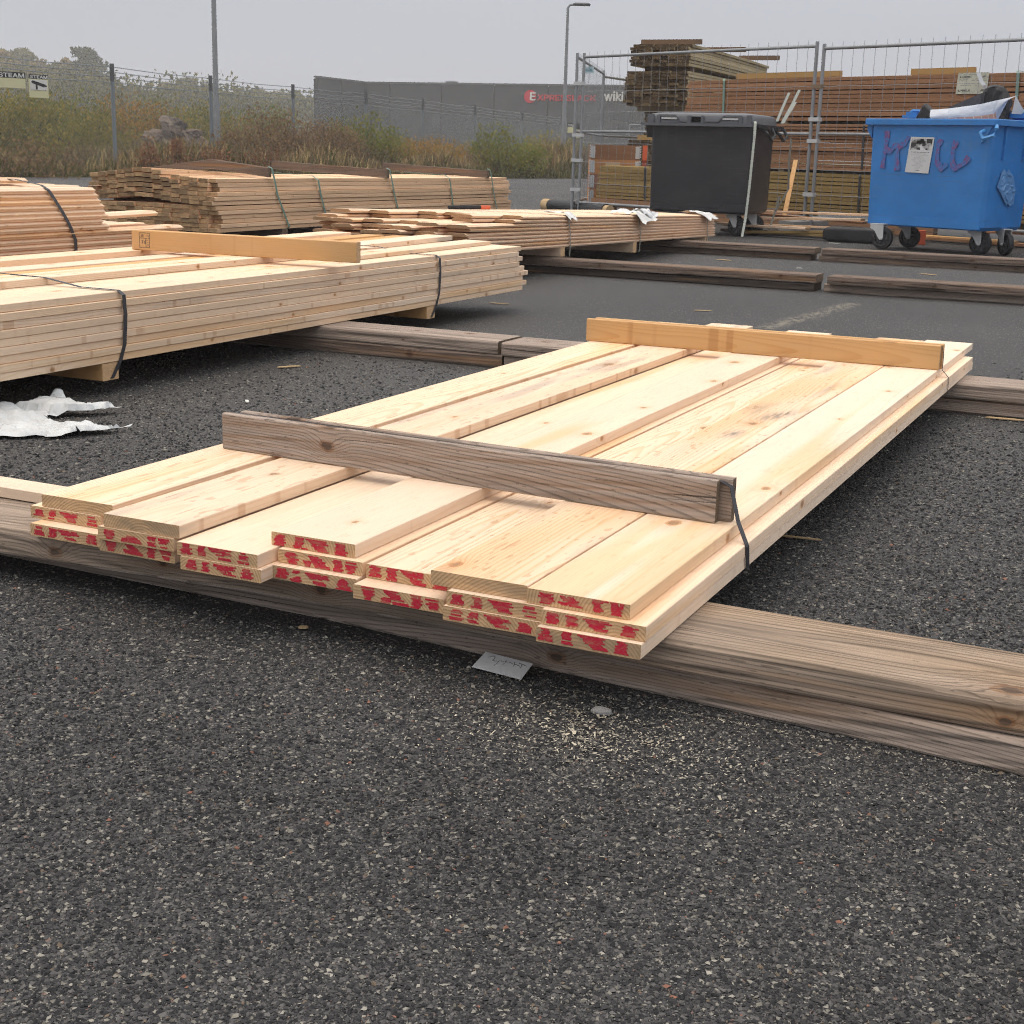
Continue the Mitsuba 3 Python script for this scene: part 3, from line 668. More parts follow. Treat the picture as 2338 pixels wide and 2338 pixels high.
def tilted(m, o, ang, pitch):
    v = np.array(m.vertices); c, s = math.cos(pitch), math.sin(pitch)
    m = m.copy(); m.vertices = np.stack([v[:, 0], v[:, 1] * c - v[:, 2] * s, v[:, 1] * s + v[:, 2] * c], 1)
    return place(m, o, ang)
CARD = ((-.287, .052, .004), -.10, .30)
part(card, 'sheet', tilted(flat_quad([(0, .012), (.093, .010), (.090, .054), (.0, .056)], 0, .0007), *CARD), 'paper_white')
scr = [ribbon([(x0, y0, .0011), ((x0 + x1) / 2 + .001, (y0 + y1) / 2, .0011), (x1, y1, .0011)], (.6, .8, 0), .0010, .0002) for x0, y0, x1, y1 in ((.012, .047, .022, .049), (.022, .049, .024, .038), (.024, .038, .034, .040), (.034, .040, .033, .026), (.034, .041, .046, .044), (.046, .047, .045, .034), (.050, .044, .060, .041), (.060, .046, .064, .036), (.064, .042, .074, .040), (.074, .046, .077, .036), (.068, .047, .084, .044))]
part(card, 'handwriting', tilted(cat(scr), *CARD), 'ink')
def rock(sx, sy, sz, seed, sub=2, rough=.3):
    m = trimesh.creation.icosphere(sub); v = np.array(m.vertices)
    v *= (1 + rough * (meshkit.fbm(v * 1.7 + seed, 3, seed) - .5) * 2)[:, None]
    m.vertices = v * [sx, sy, sz]; return m
st = rock(.017, .011, .006, 3); st.apply_translation((-.036, -.001, .005))
single('stone', st, 'concrete', 'flat grey stone lying in the sawdust below the front bundle', 'stone', smooth=True)
def sliver(x, y, L, W, ang, h=.003):
    m = flat_quad([(-L/2, -W*.3), (-L*.2, -W/2), (L*.35, -W*.35), (L/2, W*.05), (L*.2, W/2), (-L*.4, W*.35)], 0, h)
    return place(m, (x, y, .004), ang)
scene['pale_wood'] = {'type': 'twosided', 'bsdf': {'type': 'diffuse', 'reflectance': {'type': 'rgb', 'value': [.52, .38, .22]}}}
scene['white_bits'] = {'type': 'twosided', 'bsdf': {'type': 'diffuse', 'reflectance': {'type': 'rgb', 'value': [.66, .66, .62]}}}
for (x, y, L, W, a, b, lab) in ((-.63, .10, .017, .012, .3, 'pale_wood', 'tiny square wood chip before the nearest row of timbers'), (-2.33, 2.58, .10, .022, 1.0, 'pale_wood', 'pale bark splinter on the asphalt between the big bundle and the plastic sheet'),
        (-2.02, 1.88, .045, .013, -.9, 'white_bits', 'small white plastic sliver on the asphalt beyond the plastic sheet'), (-.03, 1.14, .11, .008, .1, 'pale_wood', 'thin straw coloured splinter on the asphalt right of the front bundle'),
        (.20, 2.98, .13, .022, .05, 'pale_wood', 'orange splinter against the second row of timbers at the right edge'), (-2.69, 5.15, .12, .02, .1, 'pale_wood', 'thin brown splinter on the asphalt beyond the end of the big bundle'),
        (-1.66, 5.55, .10, .02, .4, 'pale_wood', 'straw splinter lying on the asphalt before the third row of timbers'), (-2.72, 9.4, .15, .04, -.3, 'pale_wood', 'orange wood chip lying before the fourth row of timbers, left'),
        (-1.06, 9.15, .14, .035, -.3, 'pale_wood', 'orange wood chip lying before the fourth row of timbers, right'), (-2.55, 12.6, .12, .03, .1, 'white_bits', 'white scrap of paper on the asphalt between the two containers'), (-2.0, 9.0, .05, .02, .1, 'white_bits', 'white fleck of plastic between the third and fourth rows')):
    single('wood_chip' if b == 'pale_wood' else 'litter_scrap', sliver(x, y, L, W, a), b, lab, 'wood chip' if b == 'pale_wood' else 'litter')
zk = mtop(8.0) + .014
kt = thing('marker', 'black and red hand marker lying on the far panelling boards', 'tool')
part(kt, 'body', tube([(-4.42, 7.82, zk + .002), (-4.25, 8.02, zk + .002)], [.013, .015], 8), 'rubber')
part(kt, 'cap', tube([(-4.25, 8.02, zk + .002), (-4.20, 8.08, zk + .002)], .0155, 8), 'orange_plastic')

# ------------------------------------------------------------------ waste containers
def wheel(parent, x, y, ang, r=.105, fork='pale_zinc', top=.235):
    w = thing_part(parent, 'castor')
    c, s = math.cos(ang), math.sin(ang)
    prof = [(.030, -.020), (r * .62, -.024), (r * .70, -.030), (r * .96, -.024), (r, -.012), (r, .012), (r * .96, .024), (r * .70, .030), (r * .62, .024), (.030, .020)]
    n = 26
    rings = []
    for q, a in prof:
        th = np.arange(n) * 2 * math.pi / n
        rings.append(np.stack([q * np.cos(th), np.full(n, a), q * np.sin(th)], 1))
    part(w, 'tyre', place(loft(rings[1:-1], False, False), (x, y, r + .002), ang), 'rubber', 40)
    hub = [np.stack([q * np.cos(np.arange(n) * 2 * math.pi / n), np.full(n, a), q * np.sin(np.arange(n) * 2 * math.pi / n)], 1) for q, a in ((.012, -.034), (.020, -.034), (.024, -.016), (r * .63, -.012), (r * .63, .012), (.024, .016), (.012, .034))]
    sp = [loft(hub)]
    for k in range(6):
        a = k * math.pi / 3
        b = box(.02, r * .63, -.019, .019, -.008, .008); v = np.array(b.vertices)
        b.vertices = np.stack([v[:, 0] * math.cos(a) - v[:, 2] * math.sin(a), v[:, 1], v[:, 0] * math.sin(a) + v[:, 2] * math.cos(a)], 1); sp.append(b)
    part(w, 'hub', place(cat(sp), (x, y, r + .002), ang), 'hub_dark')
    fk = []
    import shapely.geometry as sg
    for side in (-1, 1):
        pg = trimesh.creation.extrude_polygon(sg.Polygon([(-.115, top - r - .004), (.02, top - r - .004), (.024, .012), (.016, -.014), (-.006, -.018), (-.020, -.006), (-.07, .07), (-.112, top - r - .04)]), .005, engine='earcut')
        v = np.array(pg.vertices); pg.vertices = np.stack([v[:, 0], side * .040 + v[:, 2] - .0025, v[:, 1]], 1); fk.append(pg)
    fk.append(box(-.118, .022, -.045, .045, top - r - .004, top - r + .004))
    fk.append(tube([(0, -.052, 0), (0, .052, 0)], .011, 8))
    part(w, 'fork', place(cat(fk), (x, y, r + .002), ang), fork)
    return w
def thing_part(parent, name):
    """a part that is only a holder of sub-parts"""
    return key_of(name, parent)

def bin_paint(rgb, dirt, amt=.5):
    def fn(p, n, uv):
        f = fbm(p.x * 5, p.y * 5, p.z * 5, 4)
        c = mi.Color3f(rgb) * (.84 + .32 * f)
        scratch = smoothstep(.80, .88, noise(p.x * 9 + p.y * 9, p.z * 130)) * .22 + smoothstep(.83, .9, noise(p.x * 150 + p.y * 150, p.z * 7)) * .15
        c = mix(c, mi.Color3f(dirt), scratch)
        for zl, wd in ((.70, .004), (.655, .003), (.315, .003), (.93, .002)):
            c = mix(c, mi.Color3f(dirt) * .8, (1 - smoothstep(wd * .3, wd, dr.abs(p.z - zl - .012 * (noise(p.x * 2, p.y * 2) - .5)))) * smoothstep(.42, .62, noise(p.x * 5 + zl * 9, p.y * 5)) * .7)
        run = smoothstep(.60, .78, noise(p.x * 16 + 5, p.y * 16)) * smoothstep(.55, 1.15, p.z) * noise(p.x * 70, p.y * 70, p.z * 3)
        c = mix(c, mi.Color3f(dirt) * .9, run * .38 * amt)
        smear = smoothstep(.55, .80, fbm(p.x * 2.1 + 1, p.y * 2.1, p.z * 3.1, 4)) * amt
        return mix(c, mi.Color3f(dirt), smear * .35)
    return {'type': 'twosided', 'bsdf': {'type': 'principled', 'base_color': mikit.proc(fn), 'roughness': .42, 'specular': .45}}
scene['blue_paint'] = bin_paint((.030, .185, .50), (.085, .19, .36), .8)
scene['dark_blue'] = bin_paint((.012, .030, .19), (.04, .06, .18), .5)
scene['pale_blue'] = bin_paint((.06, .25, .56), (.12, .2, .32))
scene['anthracite'] = bin_paint((.022, .023, .027), (.06, .058, .055), .6)
scene['lid_grey'] = bin_paint((.095, .102, .115), (.13, .13, .128), .5)
def worn_red(p, n, uv):
    k = smoothstep(.40, .66, noise(p.x * 120 + p.y * 60, p.z * 60)) * .95 + .08
    return mix((.05, .16, .42), (.27, .028, .09), k * (.15 + .75 * fbm(p.x * 9, p.y * 9, p.z * 9)))
scene['graffiti_red'] = {'type': 'twosided', 'bsdf': {'type': 'principled', 'base_color': mikit.proc(worn_red), 'roughness': .6, 'specular': .3}}
def notice_print(p, n, uv):
    u, v = mi.Float(uv.x), mi.Float(uv.y)
    pic = (u > .06) & (u < .94) & (v > .64) & (v < .95)
    img = smoothstep(.3, .7, fbm(u * 4 + 2, v * 7 + 1, 3, 3))
    img = dr.select(noise(u * 5, v * 9, 9) > .62, .04, img * .62)
    line = (v < .56) & (v > .1) & (dr.abs(u - .5) < .12 + .26 * cell_rand(dr.floor(v * 30), 3)) & ((v * 30 - dr.floor(v * 30)) > .55) & (v * 30 - dr.floor(v * 60) * .5 >= -1)
    head = (dr.abs(v - .575) < .008) & (dr.abs(u - .5) < .38)
    foot = (dr.abs(v - .07) < .010) & (dr.abs(u - .5) < .10)
    c = mi.Color3f(.56, .57, .57)
    c = dr.select(line, mi.Color3f(.43, .44, .44), c)
    c = dr.select(head | foot, mi.Color3f(.2, .2, .2), c)
    return dr.select(pic, mi.Color3f(img), c)
scene['notice_print'] = {'type': 'twosided', 'bsdf': {'type': 'principled', 'base_color': mikit.proc(notice_print), 'roughness': .55, 'specular': .3}}

def uv_quad(P00, P10, P11, P01):
    return trimesh.Trimesh([P00, P10, P11, P01], [[0, 1, 2], [0, 2, 3]], process=False), np.array([[0, 0], [1, 0], [1, 1], [0, 1.]])

# blue container: local x along its front (left to right), y into it, rotated
BO, BA = (-2.20, 12.20, 0.0), math.radians(-22.5)
bin_blue = thing('waste_container', 'open blue four-wheeled waste container with red graffiti and a white notice on its front', 'waste container')
P = lambda m: place(m, BO, BA)
def bin_body(W, D, z0, z1, tap, hollow=True, cut=0.0):
    rings = [rrect(tap + .03, W - tap - .03, tap + .02, D - tap - .02, .03, z0 - .012), rrect(tap, W - tap, tap, D - tap, .045, z0 + .02), rrect(tap * .75, W - tap * .75, tap * .75, D - tap * .75, .045, z0 + .18), rrect(0, W, 0, D, .045, z1)]
    if hollow: rings += [rrect(.03, W - .03, .03, D - .03, .03, z1 - .001), rrect(.05, W - .05, .05, D - .05, .03, z1 - .28)]
    return loft(rings)
part(bin_blue, 'body', P(bin_body(1.27, .76, .235, 1.165, .02)), 'blue_paint', 25)
def ring(x0, x1, y0, y1, z0, z1, w, r=.04):
    return loft([rrect(x0 + w, x1 - w, y0 + w, y1 - w, r * .6, z0 + .001), rrect(x0, x1, y0, y1, r, z0), rrect(x0, x1, y0, y1, r, z1 - .006), rrect(x0 + .006, x1 - .006, y0 + .006, y1 - .006, r, z1), rrect(x0 + w, x1 - w, y0 + w, y1 - w, r * .6, z1)], False, False)
part(bin_blue, 'rim', P(ring(-.065, 1.325, -.035, .80, 1.150, 1.205, .055)), 'blue_paint', 25)
bx_ = [box(-.055, .0, .02, .16, 1.03, 1.15)]
v = np.array(bx_[0].vertices); v[(v[:, 2] < 1.05) & (v[:, 0] < -.02), 2] += .07; bx_[0].vertices = v
part(bin_blue, 'corner_bracket', P(cat(bx_)), 'blue_paint')
part(bin_blue, 'bottom_band', P(box(.045, 1.225, .0115, .03, .235, .315)), 'blue_paint')
for (x0, x1) in ((.10, .12), (1.15, 1.17)):
    pass
def trunnion():
    t = [tube([(1.20, -.03, 1.10), (1.20, -.10, 1.08), (1.235, -.10, 1.03), (1.33, -.085, 1.06), (1.345, -.08, 1.12), (1.33, -.05, 1.145)], [.02, .018, .02, .018, .018, .016], 6)]
    t.append(loft([np.array([(1.19, -.012, 1.14), (1.26, -.012, 1.14), (1.26, .0, 1.14), (1.19, .0, 1.14)]), np.array([(1.16, -.010, .99), (1.20, -.010, 1.02), (1.20, .002, 1.02), (1.16, .002, .99)])]))
    return cat(t)
part(bin_blue, 'lifting_arm', P(trunnion()), 'pale_blue')
for y in (.20, .56):
    part(bin_blue, 'side_rib', P(box(1.262, 1.288, y, y + .03, .86, 1.15)), 'blue_paint')
part(bin_blue, 'lid_rail', P(cat([box(-.10, 1.30, .76, .80, 1.207, 1.235), box(-.13, .10, .70, .80, 1.236, 1.262), box(1.02, 1.30, .70, .80, 1.236, 1.285)])), 'blue_paint')
for x in (-.08, 1.10):
    part(bin_blue, 'hinge', P(cat([tube([(x, .74, 1.263), (x + .04, .75, 1.305), (x + .13, .75, 1.30)], .020, 6), box(x - .02, x + .10, .72, .78, 1.263, 1.295)])), 'blue_paint')
for (x, y, a) in ((-1.977, 12.06, -.25), (-1.066, 11.97, -.35), (-1.80, 12.50, -.2), (-.86, 12.10, -.9)):
    wheel(bin_blue, x, y, a)
# front-plane strokes: u along the front, z up
def stroke(pts, w=.058):
    p = np.array([(u, .0118 - .0165 - .0012, z) for u, z in pts])
    k = [p[0]]
    for a, b in zip(p[:-1], p[1:]): k += [a + (b - a) * t for t in (.33, .66, 1)]
    p = np.array(k); t = np.gradient(p, axis=0); t /= np.linalg.norm(t, axis=1, keepdims=True)
    nrm = np.cross(t, [0, 1, 0]); ww = w * (.82 + .22 * np.sin(np.arange(len(p)) * .9 + 1))[:, None]
    off = np.array([0, .0008, 0])
    rings = [np.array([q - n_ * h / 2, q + n_ * h / 2, q + n_ * h / 2 + off, q - n_ * h / 2 + off]) for q, n_, h in zip(p, nrm, ww)]
    return loft(rings)
def fu(px, py):          # photo-measured marks on the front, in metres from its lower left corner
    return (.444 + (px - 955) * .00136, 1.043 - (py - 890) * .00114)
GR = ([(765, 845), (762, 960), (748, 1145)], [(762, 985), (800, 1015), (832, 965), (858, 965), (862, 1060), (868, 1160)], [(858, 970), (915, 945), (938, 885)], [(1190, 905), (1170, 960), (1174, 1080), (1212, 1138), (1254, 1098)], [(1305, 915), (1286, 980), (1290, 1085), (1310, 1132), (1376, 1092), (1408, 1038)])
for idx in ((0, 1, 2), (3,), (4,)):
    part(bin_blue, 'graffiti_letter', P(cat([stroke([fu(*q) for q in GR[i]]) for i in idx])), 'graffiti_red', label='faded red hand-painted letter')
for (a, b) in (((610, 1238), (780, 1238)), ((1010, 1190), (1480, 1195)), ((620, 1265), (1010, 1262)), ((1470, 1190), (1462, 1320)), ((1455, 1320), (1448, 1490))):
    pass
nt = [fu(955, 890), fu(1138, 892), fu(1116, 1176), fu(932, 1170)]
q = [(u, -.0045, z) for u, z in nt]
m, uv = uv_quad(q[3], q[2], q[1], q[0])
part(bin_blue, 'notice', P(m), 'notice_print', uv=uv, label='white printed notice with a picture at the top')
def film():
    def fn(u, v):
        lo = np.interp(v, (0, .15, .5, .8, 1), (.36, .30, .16, .20, .22)); hi = np.interp(v, (0, .15, .5, .8, 1), (.50, .49, .50, .44, .34))
        k = meshkit.fbm(np.stack([u * 6, v * 9, u * 0], -1), 4, 4)
        return np.stack([1.274 + .055 * np.abs(k - .45) * (np.sin(np.pi * u) * np.sin(np.pi * v)) ** .4, lo + (hi - lo) * u, .455 + .31 * v + .012 * np.sin(u * 9 + v * 5)], -1)
    return sheet(fn, 22, 30)
scene['clear_film'] = {'type': 'twosided', 'bsdf': {'type': 'principled', 'base_color': {'type': 'rgb', 'value': [.10, .25, .50]}, 'roughness': .14, 'specular': .8}}
part(bin_blue, 'plastic_film', P(film()), 'clear_film', label='crumpled clear plastic stuck to the side')

# rubbish in it
def pack_print(p, n, uv):
    u, v = mi.Float(uv.x), mi.Float(uv.y)
    cell = u * 9 - dr.floor(u * 9)
    blk = (v < .42) & (v > .03) & (cell > .06) & (cell < .94) & (u > .02) & (u < .82)
    c = mi.Color3f(.52, .56, .62)
    c = c * (.88 + .2 * noise(u * 30, v * 20))
    return dr.select(blk, mi.Color3f(.60, .34, .24), dr.select((v < .42) & (v > .03) & (u > .02) & (u < .82), mi.Color3f(.72, .66, .52), c))
scene['pack_print'] = {'type': 'twosided', 'bsdf': {'type': 'principled', 'base_color': mikit.proc(pack_print), 'roughness': .4, 'specular': .4}}
def packaging():
    kx, ku, ky = (0, .12, .5, .8, 1), (.57, .72, .92, 1.02, 1.165), (.08, .12, .32, .48, .60)
    top, bot = (1.288, 1.300, 1.345, 1.39, 1.438), (1.15, 1.15, 1.16, 1.18, 1.40)
    def fn(u, v):
        x, y = np.interp(u, kx, ku), np.interp(u, kx, ky)
        sh = .5 - .5 * np.cos(np.pi * np.clip(u, 0, 1))
        x = x + (1 - v) * .06 * (1 - u) - (1 - v) * .12 * np.clip(u - .75, 0, 1) / .25
        z = np.interp(u, kx, bot) + (np.interp(u, kx, top) - np.interp(u, kx, bot)) * v
        return np.stack([x, y - .05 * np.sin(np.pi * v) + .02 * meshkit.fbm(np.stack([u * 5, v * 3, u * 0], -1), 2, 3), z], -1)
    m = sheet(fn, 40, 12); u, v = np.meshgrid(np.linspace(0, 1, 40), np.linspace(0, 1, 12), indexing='ij')
    return m, np.stack([u.ravel(), v.ravel()], 1)
m, uv = packaging()
single('packaging_sheet', P(m), 'pack_print', 'white printed packaging sheet with pink blocks sticking out of the blue container', 'packaging', uv=uv)
bk = sheet(lambda u, v: np.stack([1.085 + .06 * u + .02 * v, .62 + .08 * u, 1.27 + (.165 - .14 * u) * v], -1), 8, 6)
single('packaging_flap', P(bk), 'sheet_white', 'folded white flap at the right end of the packaging in the blue container', 'packaging')
def heap(outline, y0, depth, seed, jag=.02, n=90):
    """a crumpled mass over an outline (along, up): full at the front, shrinking towards the back"""
    import shapely.geometry as sgm
    ring_ = sgm.Polygon(outline).exterior; L_ = ring_.length
    q = np.array([ring_.interpolate(k * L_ / n).coords[0] for k in range(n)]); c_ = q.mean(0)
    rings = []
    for k, (f, dy) in enumerate(((.80, -.02), (.93, .0), (1.0, .05), (1.0, .14), (.9, .22), (.6, .27))):
        p = c_ + (q - c_) * f
        nz = meshkit.fbm(np.c_[p * 14, np.full(n, k * .9 + seed)], 3, seed) - .5
        rings.append(np.c_[p[:, 0] + jag * nz, np.full(n, y0 + depth * dy / .27) + jag * 1.5 * nz, p[:, 1] + jag * nz])
    return loft(rings)
single('black_tarpaulin', P(heap([(.745, 1.16), (.747, 1.35), (.742, 1.45), (.773, 1.508), (.825, 1.524), (.871, 1.531), (.925, 1.522), (.971, 1.50), (1.005, 1.46), (1.035, 1.41), (1.03, 1.16)], .63, .10, 3, .045)), 'tarp_black', 'crumpled black tarpaulin heaped in the blue container behind the printed sheet', 'tarpaulin')
gt = loft([np.array([(.50, .40, 1.16), (.52, .40, 1.305), (.53, .43, 1.31), (.51, .43, 1.16)]), np.array([(.70, .42, 1.16), (.70, .42, 1.382), (.705, .46, 1.388), (.705, .46, 1.16)]), np.array([(.80, .54, 1.16), (.80, .54, 1.454), (.80, .60, 1.46), (.80, .60, 1.16)])])
single('grey_membrane', P(gt), 'tarp_grey', 'grey membrane strip rising behind the white packaging in the blue container', 'membrane')
tri = heap([(.37, 1.15), (.41, 1.224), (.478, 1.340), (.492, 1.344), (.56, 1.29), (.655, 1.215), (.68, 1.15)], .09, .10, 7, .008)
single('roofing_felt', P(tri), 'tarp_black', 'black triangular felt scrap poking out at the left of the blue container', 'felt')
wst = ribbon([(.79, .63, 1.49), (.775, .62, 1.53), (.742, .62, 1.565), (.722, .62, 1.605), (.702, .62, 1.64)], (1, .3, .3), .035)
single('plastic_strip', P(wst), 'foil', 'twisted silver and black strip standing up above the black tarpaulin', 'strip')

# second blue container behind
bin2 = thing('waste_container', 'dark blue waste container mostly hidden behind the open blue one at the right edge', 'waste container')
P2_ = lambda m: place(m, (-.60, 12.78, 0), math.radians(-18))
part(bin2, 'body', P2_(bin_body(1.27, .76, .24, 1.13, .03)), 'dark_blue', 25)
part(bin2, 'rim', P2_(ring(-.05, 1.33, -.04, .80, 1.13, 1.19, .055)), 'blue_paint', 25)
part(bin2, 'lid', P2_(loft([rrect(-.05, 1.33, -.05, .82, .05, 1.192), rrect(-.06, 1.34, -.06, .83, .05, 1.225), rrect(.10, 1.2, .1, .7, .06, 1.29)])), 'blue_paint', 25)
part(bin2, 'lid_handle', P2_(cat([box(-.08, .30, -.10, -.06, 1.20, 1.225), box(.0, .03, -.11, -.04, 1.13, 1.22)])), 'pale_blue')
for (x, y) in ((.15, .12), (1.1, .12), (.15, .64), (1.1, .64)):
    q = place(trimesh.Trimesh([(x, y, 0)], [[0, 0, 0]], process=False), (-.60, 12.78, 0), math.radians(-18)).vertices[0]
    wheel(bin2, q[0], q[1], .3)

# anthracite container
KO = (-4.655, 12.87, 0.0)
blk = thing('waste_container', 'closed black waste container with a grey lid between the panelling bundle and the fence', 'waste container')
K_ = lambda m: place(m, KO, 0.0)
part(blk, 'body', K_(bin_body(1.125, .80, .245, 1.15, .012, False)), 'anthracite', 25)
import shapely.geometry as sg
lp = trimesh.creation.extrude_polygon(sg.Polygon([(.04, .255), (1.085, .255), (1.085, .345), (.84, .335), (.77, .285), (.33, .285), (.25, .345), (.04, .345)]), .012, engine='earcut')
v = np.array(lp.vertices); lp.vertices = np.stack([v[:, 0], .008 - v[:, 2] + .006, v[:, 1]], 1); lp.faces = lp.faces[:, ::-1]
part(blk, 'bottom_moulding', K_(lp), 'anthracite')
part(blk, 'rim', K_(cat([box(-.06, 1.17, -.05, .86, 1.118, 1.150), loft([rrect(-.07, .02, .05, .6, .02, 1.0), rrect(-.075, .03, .02, .7, .02, 1.118)])])), 'anthracite')
def dome_lid():
    rings = []
    for z, i, back in ((1.152, 0, .0), (1.215, .012, 0), (1.242, .035, .0), (1.254, .09, .02), (1.262, .20, .06)):
        rings.append(rrect(-.035 + i, 1.135 - i * .8, -.062 + i, .88 - i, .05, z))
    return loft(rings)
part(blk, 'lid', K_(dome_lid()), 'lid_grey', 30)
fr = [box(-.02, .05, -.082, -.055, 1.128, 1.235), box(.085, .12, -.079, -.055, 1.128, 1.225), box(.42, .46, -.082, -.055, 1.125, 1.225), box(.57, .60, -.082, -.055, 1.125, 1.225), box(.98, 1.01, -.079, -.055, 1.128, 1.225), box(1.06, 1.11, -.082, -.055, 1.128, 1.235), box(-.09, 1.13, -.086, -.055, 1.120, 1.150)]
for s_ in (-1, 1):
    cx = .27 if s_ < 0 else .835
    pr_ = trimesh.creation.extrude_polygon(sg.Polygon([(-.17, 1.232), (.02 * 1, 1.232), (.09, 1.172), (.16, 1.172), (.16, 1.16), (.083, 1.16), (.012, 1.220), (-.17, 1.220)] if s_ < 0 else [(.17, 1.232), (-.02, 1.232), (-.09, 1.172), (-.22, 1.172), (-.22, 1.16), (-.083, 1.16), (-.012, 1.220), (.17, 1.220)]), .02, engine='earcut')
    v = np.array(pr_.vertices); pr_.vertices = np.stack([v[:, 0] + cx, -.060 - v[:, 2], v[:, 1]], 1); fr.append(pr_)
part(blk, 'front_rail', K_(cat(fr)), 'lid_grey')
for x0 in (.135, .80):
    part(blk, 'handle_slot', K_(box(x0, x0 + .17, -.0745, -.06, 1.186, 1.204)), 'pale_zinc', label='light slot of the lid handle')
part(blk, 'latch', K_(box(.47, .56, -.074, -.05, 1.165, 1.215)), 'black_void')
for y0 in (.12, .60):
    part(blk, 'lifting_arm', K_(cat([tube([(1.15, y0, 1.12), (1.23, y0 + .02, 1.06), (1.25, y0 + .10, 1.0), (1.27, y0 + .18, 1.04), (1.22, y0 + .2, 1.12)], .018, 6), box(1.13, 1.22, y0 - .02, y0 + .22, 1.10, 1.14)])), 'anthracite')
for (x, y, a) in ((-3.70, 13.04, -.35), (-3.64, 13.50, .3), (-4.45, 13.05, -.2), (-4.45, 13.5, .2)):
    wheel(blk, x, y, a)
single('packing_strap', cat([ribbon([(-3.520, 12.84, 1.175), (-3.505, 12.80, 1.165), (-3.500, 12.79, 1.03), (-3.503, 12.80, 1.02)], (1, 0, 0), .028, .003), ribbon([(-3.503, 12.80, 1.02), (-3.513, 12.81, .85), (-3.53, 12.825, .50), (-3.55, 12.83, .20), (-3.565, 12.80, .012)], (1, 0, 0), .026, .003)]), 'strap_pale', 'pale flat strap hanging down the front corner of the black container to the ground', 'strap')
single('packing_strap', ribbon([(-3.50, 13.62, 1.20), (-3.46, 13.64, 1.33), (-3.40, 13.66, 1.50)], (1, 0, 0), .030, .003), 'strap_pale', 'left of the pale straps sticking up behind the black container lid', 'strap')
single('packing_strap', cat([ribbon([(-3.44, 13.60, 1.18), (-3.36, 13.64, 1.36), (-3.29, 13.66, 1.53)], (1, 0, 0), .032, .003), ribbon([(-3.42, 13.56, 1.18), (-3.36, 13.58, 1.30), (-3.31, 13.6, 1.40)], (1, 0, 0), .034, .003)]), 'strap_pale', 'right pair of pale straps sticking up behind the black container lid', 'strap')
single('packing_strap', cat([ribbon([(-3.30, 13.5, 1.02), (-3.31, 13.52, .75), (-3.30, 13.54, .50)], (1, 0, 0), .02, .003), ribbon([(-3.30, 13.54, .50), (-3.42, 13.50, .25), (-3.46, 13.46, .06)], (1, 0, 0), .02, .003), ribbon([(-3.38, 13.5, .42), (-3.42, 13.45, .2), (-3.45, 13.38, .02)], (1, 0, 0), .022, .003)]), 'strap_grey', 'tangled thin straps hanging at the right side of the black container', 'strap')

# ------------------------------------------------------------------ plank heap and odds between the containers
def plank(lab, a, b, w, t, tone, bs='fresh_wood', group=None):
    a, b = np.array(a, float), np.array(b, float); L = b - a; n_ = np.linalg.norm(L)
    m, uv = timber(0, n_, 0, -t / 2, sec_rect(w, t, .002), 1, tone, 1)
    ang = math.atan2(L[1], L[0]); pt = math.asin(L[2] / n_)
    v = np.array(m.vertices); v = np.stack([v[:, 0] * math.cos(pt) - v[:, 2] * math.sin(pt), v[:, 1], v[:, 0] * math.sin(pt) + v[:, 2] * math.cos(pt)], 1)
    m.vertices = v
    uv[:, 1] = math.floor(((a[1] + b[1]) / 2) * 200) + uv[:, 1] % 1
    m = place(m, a, ang)
    return single('loose_plank', m, bs, lab, 'plank', uv=uv)
plank('topmost pale plank of the heap between the containers', (-4.0, 13.95, .235), (-2.35, 13.55, .262), .10, .022, 2)
plank('second pale plank of the heap, just below the topmost', (-4.05, 13.85, .16), (-2.45, 13.40, .215), .10, .024, 2)
plank('short pale plank with a white end lying in the middle of the heap', (-4.0, 13.6, .09), (-2.95, 13.10, .115), .09, .024, 2)
plank('lower pale plank of the heap running under the short one', (-4.1, 13.7, .10), (-2.5, 13.45, .12), .10, .022, 2)
plank('olive brown treated plank at the front of the heap', (-3.75, 13.35, .03), (-2.05, 12.95, .125), .10, .026, 0, 'treated_wood')
plank('twisted olive plank lying lowest at the front of the heap', (-3.85, 13.55, .03), (-2.6, 13.02, .055), .09, .024, 0, 'treated_wood')
plank('red brown plank at the back of the heap below the fence', (-4.2, 14.15, .22), (-2.5, 13.75, .17), .12, .022, 1, 'treated_wood')
plank('dark brown plank at the bottom of the heap', (-4.1, 13.9, .02), (-2.3, 13.35, .05), .14, .03, 3, 'old_wood')
plank('brown plank lying on the asphalt below the blue container', (-2.0, 14.1, .03), (-.6, 13.5, .03), .14, .03, 1, 'treated_wood')
plank('orange plank lying on top of the brown one below the blue container', (-1.95, 13.85, .06), (-.9, 13.35, .065), .10, .022, 3)
plank('pale stick leaning upright against the mesh fence beside the black container', (-3.44, 13.98, .17), (-3.50, 14.55, .80), .05, .02, 3)
dk = loft([np.c_[rrect(-.10 * k, .10 * k, -.075 * k, .075 * k, .035 * k, 0)[:, :2], np.full(20, x)] for x, k in ((-.34, .35), (-.32, .75), (-.25, 1), (.1, 1.02), (.32, .94), (.36, .8))])
v = np.array(dk.vertices); v = np.stack([v[:, 2], v[:, 0], v[:, 1]], 1); v += .016 * (meshkit.fbm(v * 9, 3, 2)[:, None] - .5); dk.vertices = v
dk = place(dk, (-2.42, 12.98, .078), -.10)
single('foam_roll', dk, 'tarp_black', 'black lump of rolled foam lying before the plank heap by the blue container', 'roll', smooth=40)
ow = place(box(-.09, .09, -.06, .06, 0, .14), (-1.86, 13.25, .002), .2)
single('orange_block', ow, 'orange_plastic', 'orange plastic block lying behind the left wheel of the blue container', 'block')
pal = thing('pallet', 'wooden pallet lying behind the wheels of the blue container', 'pallet')
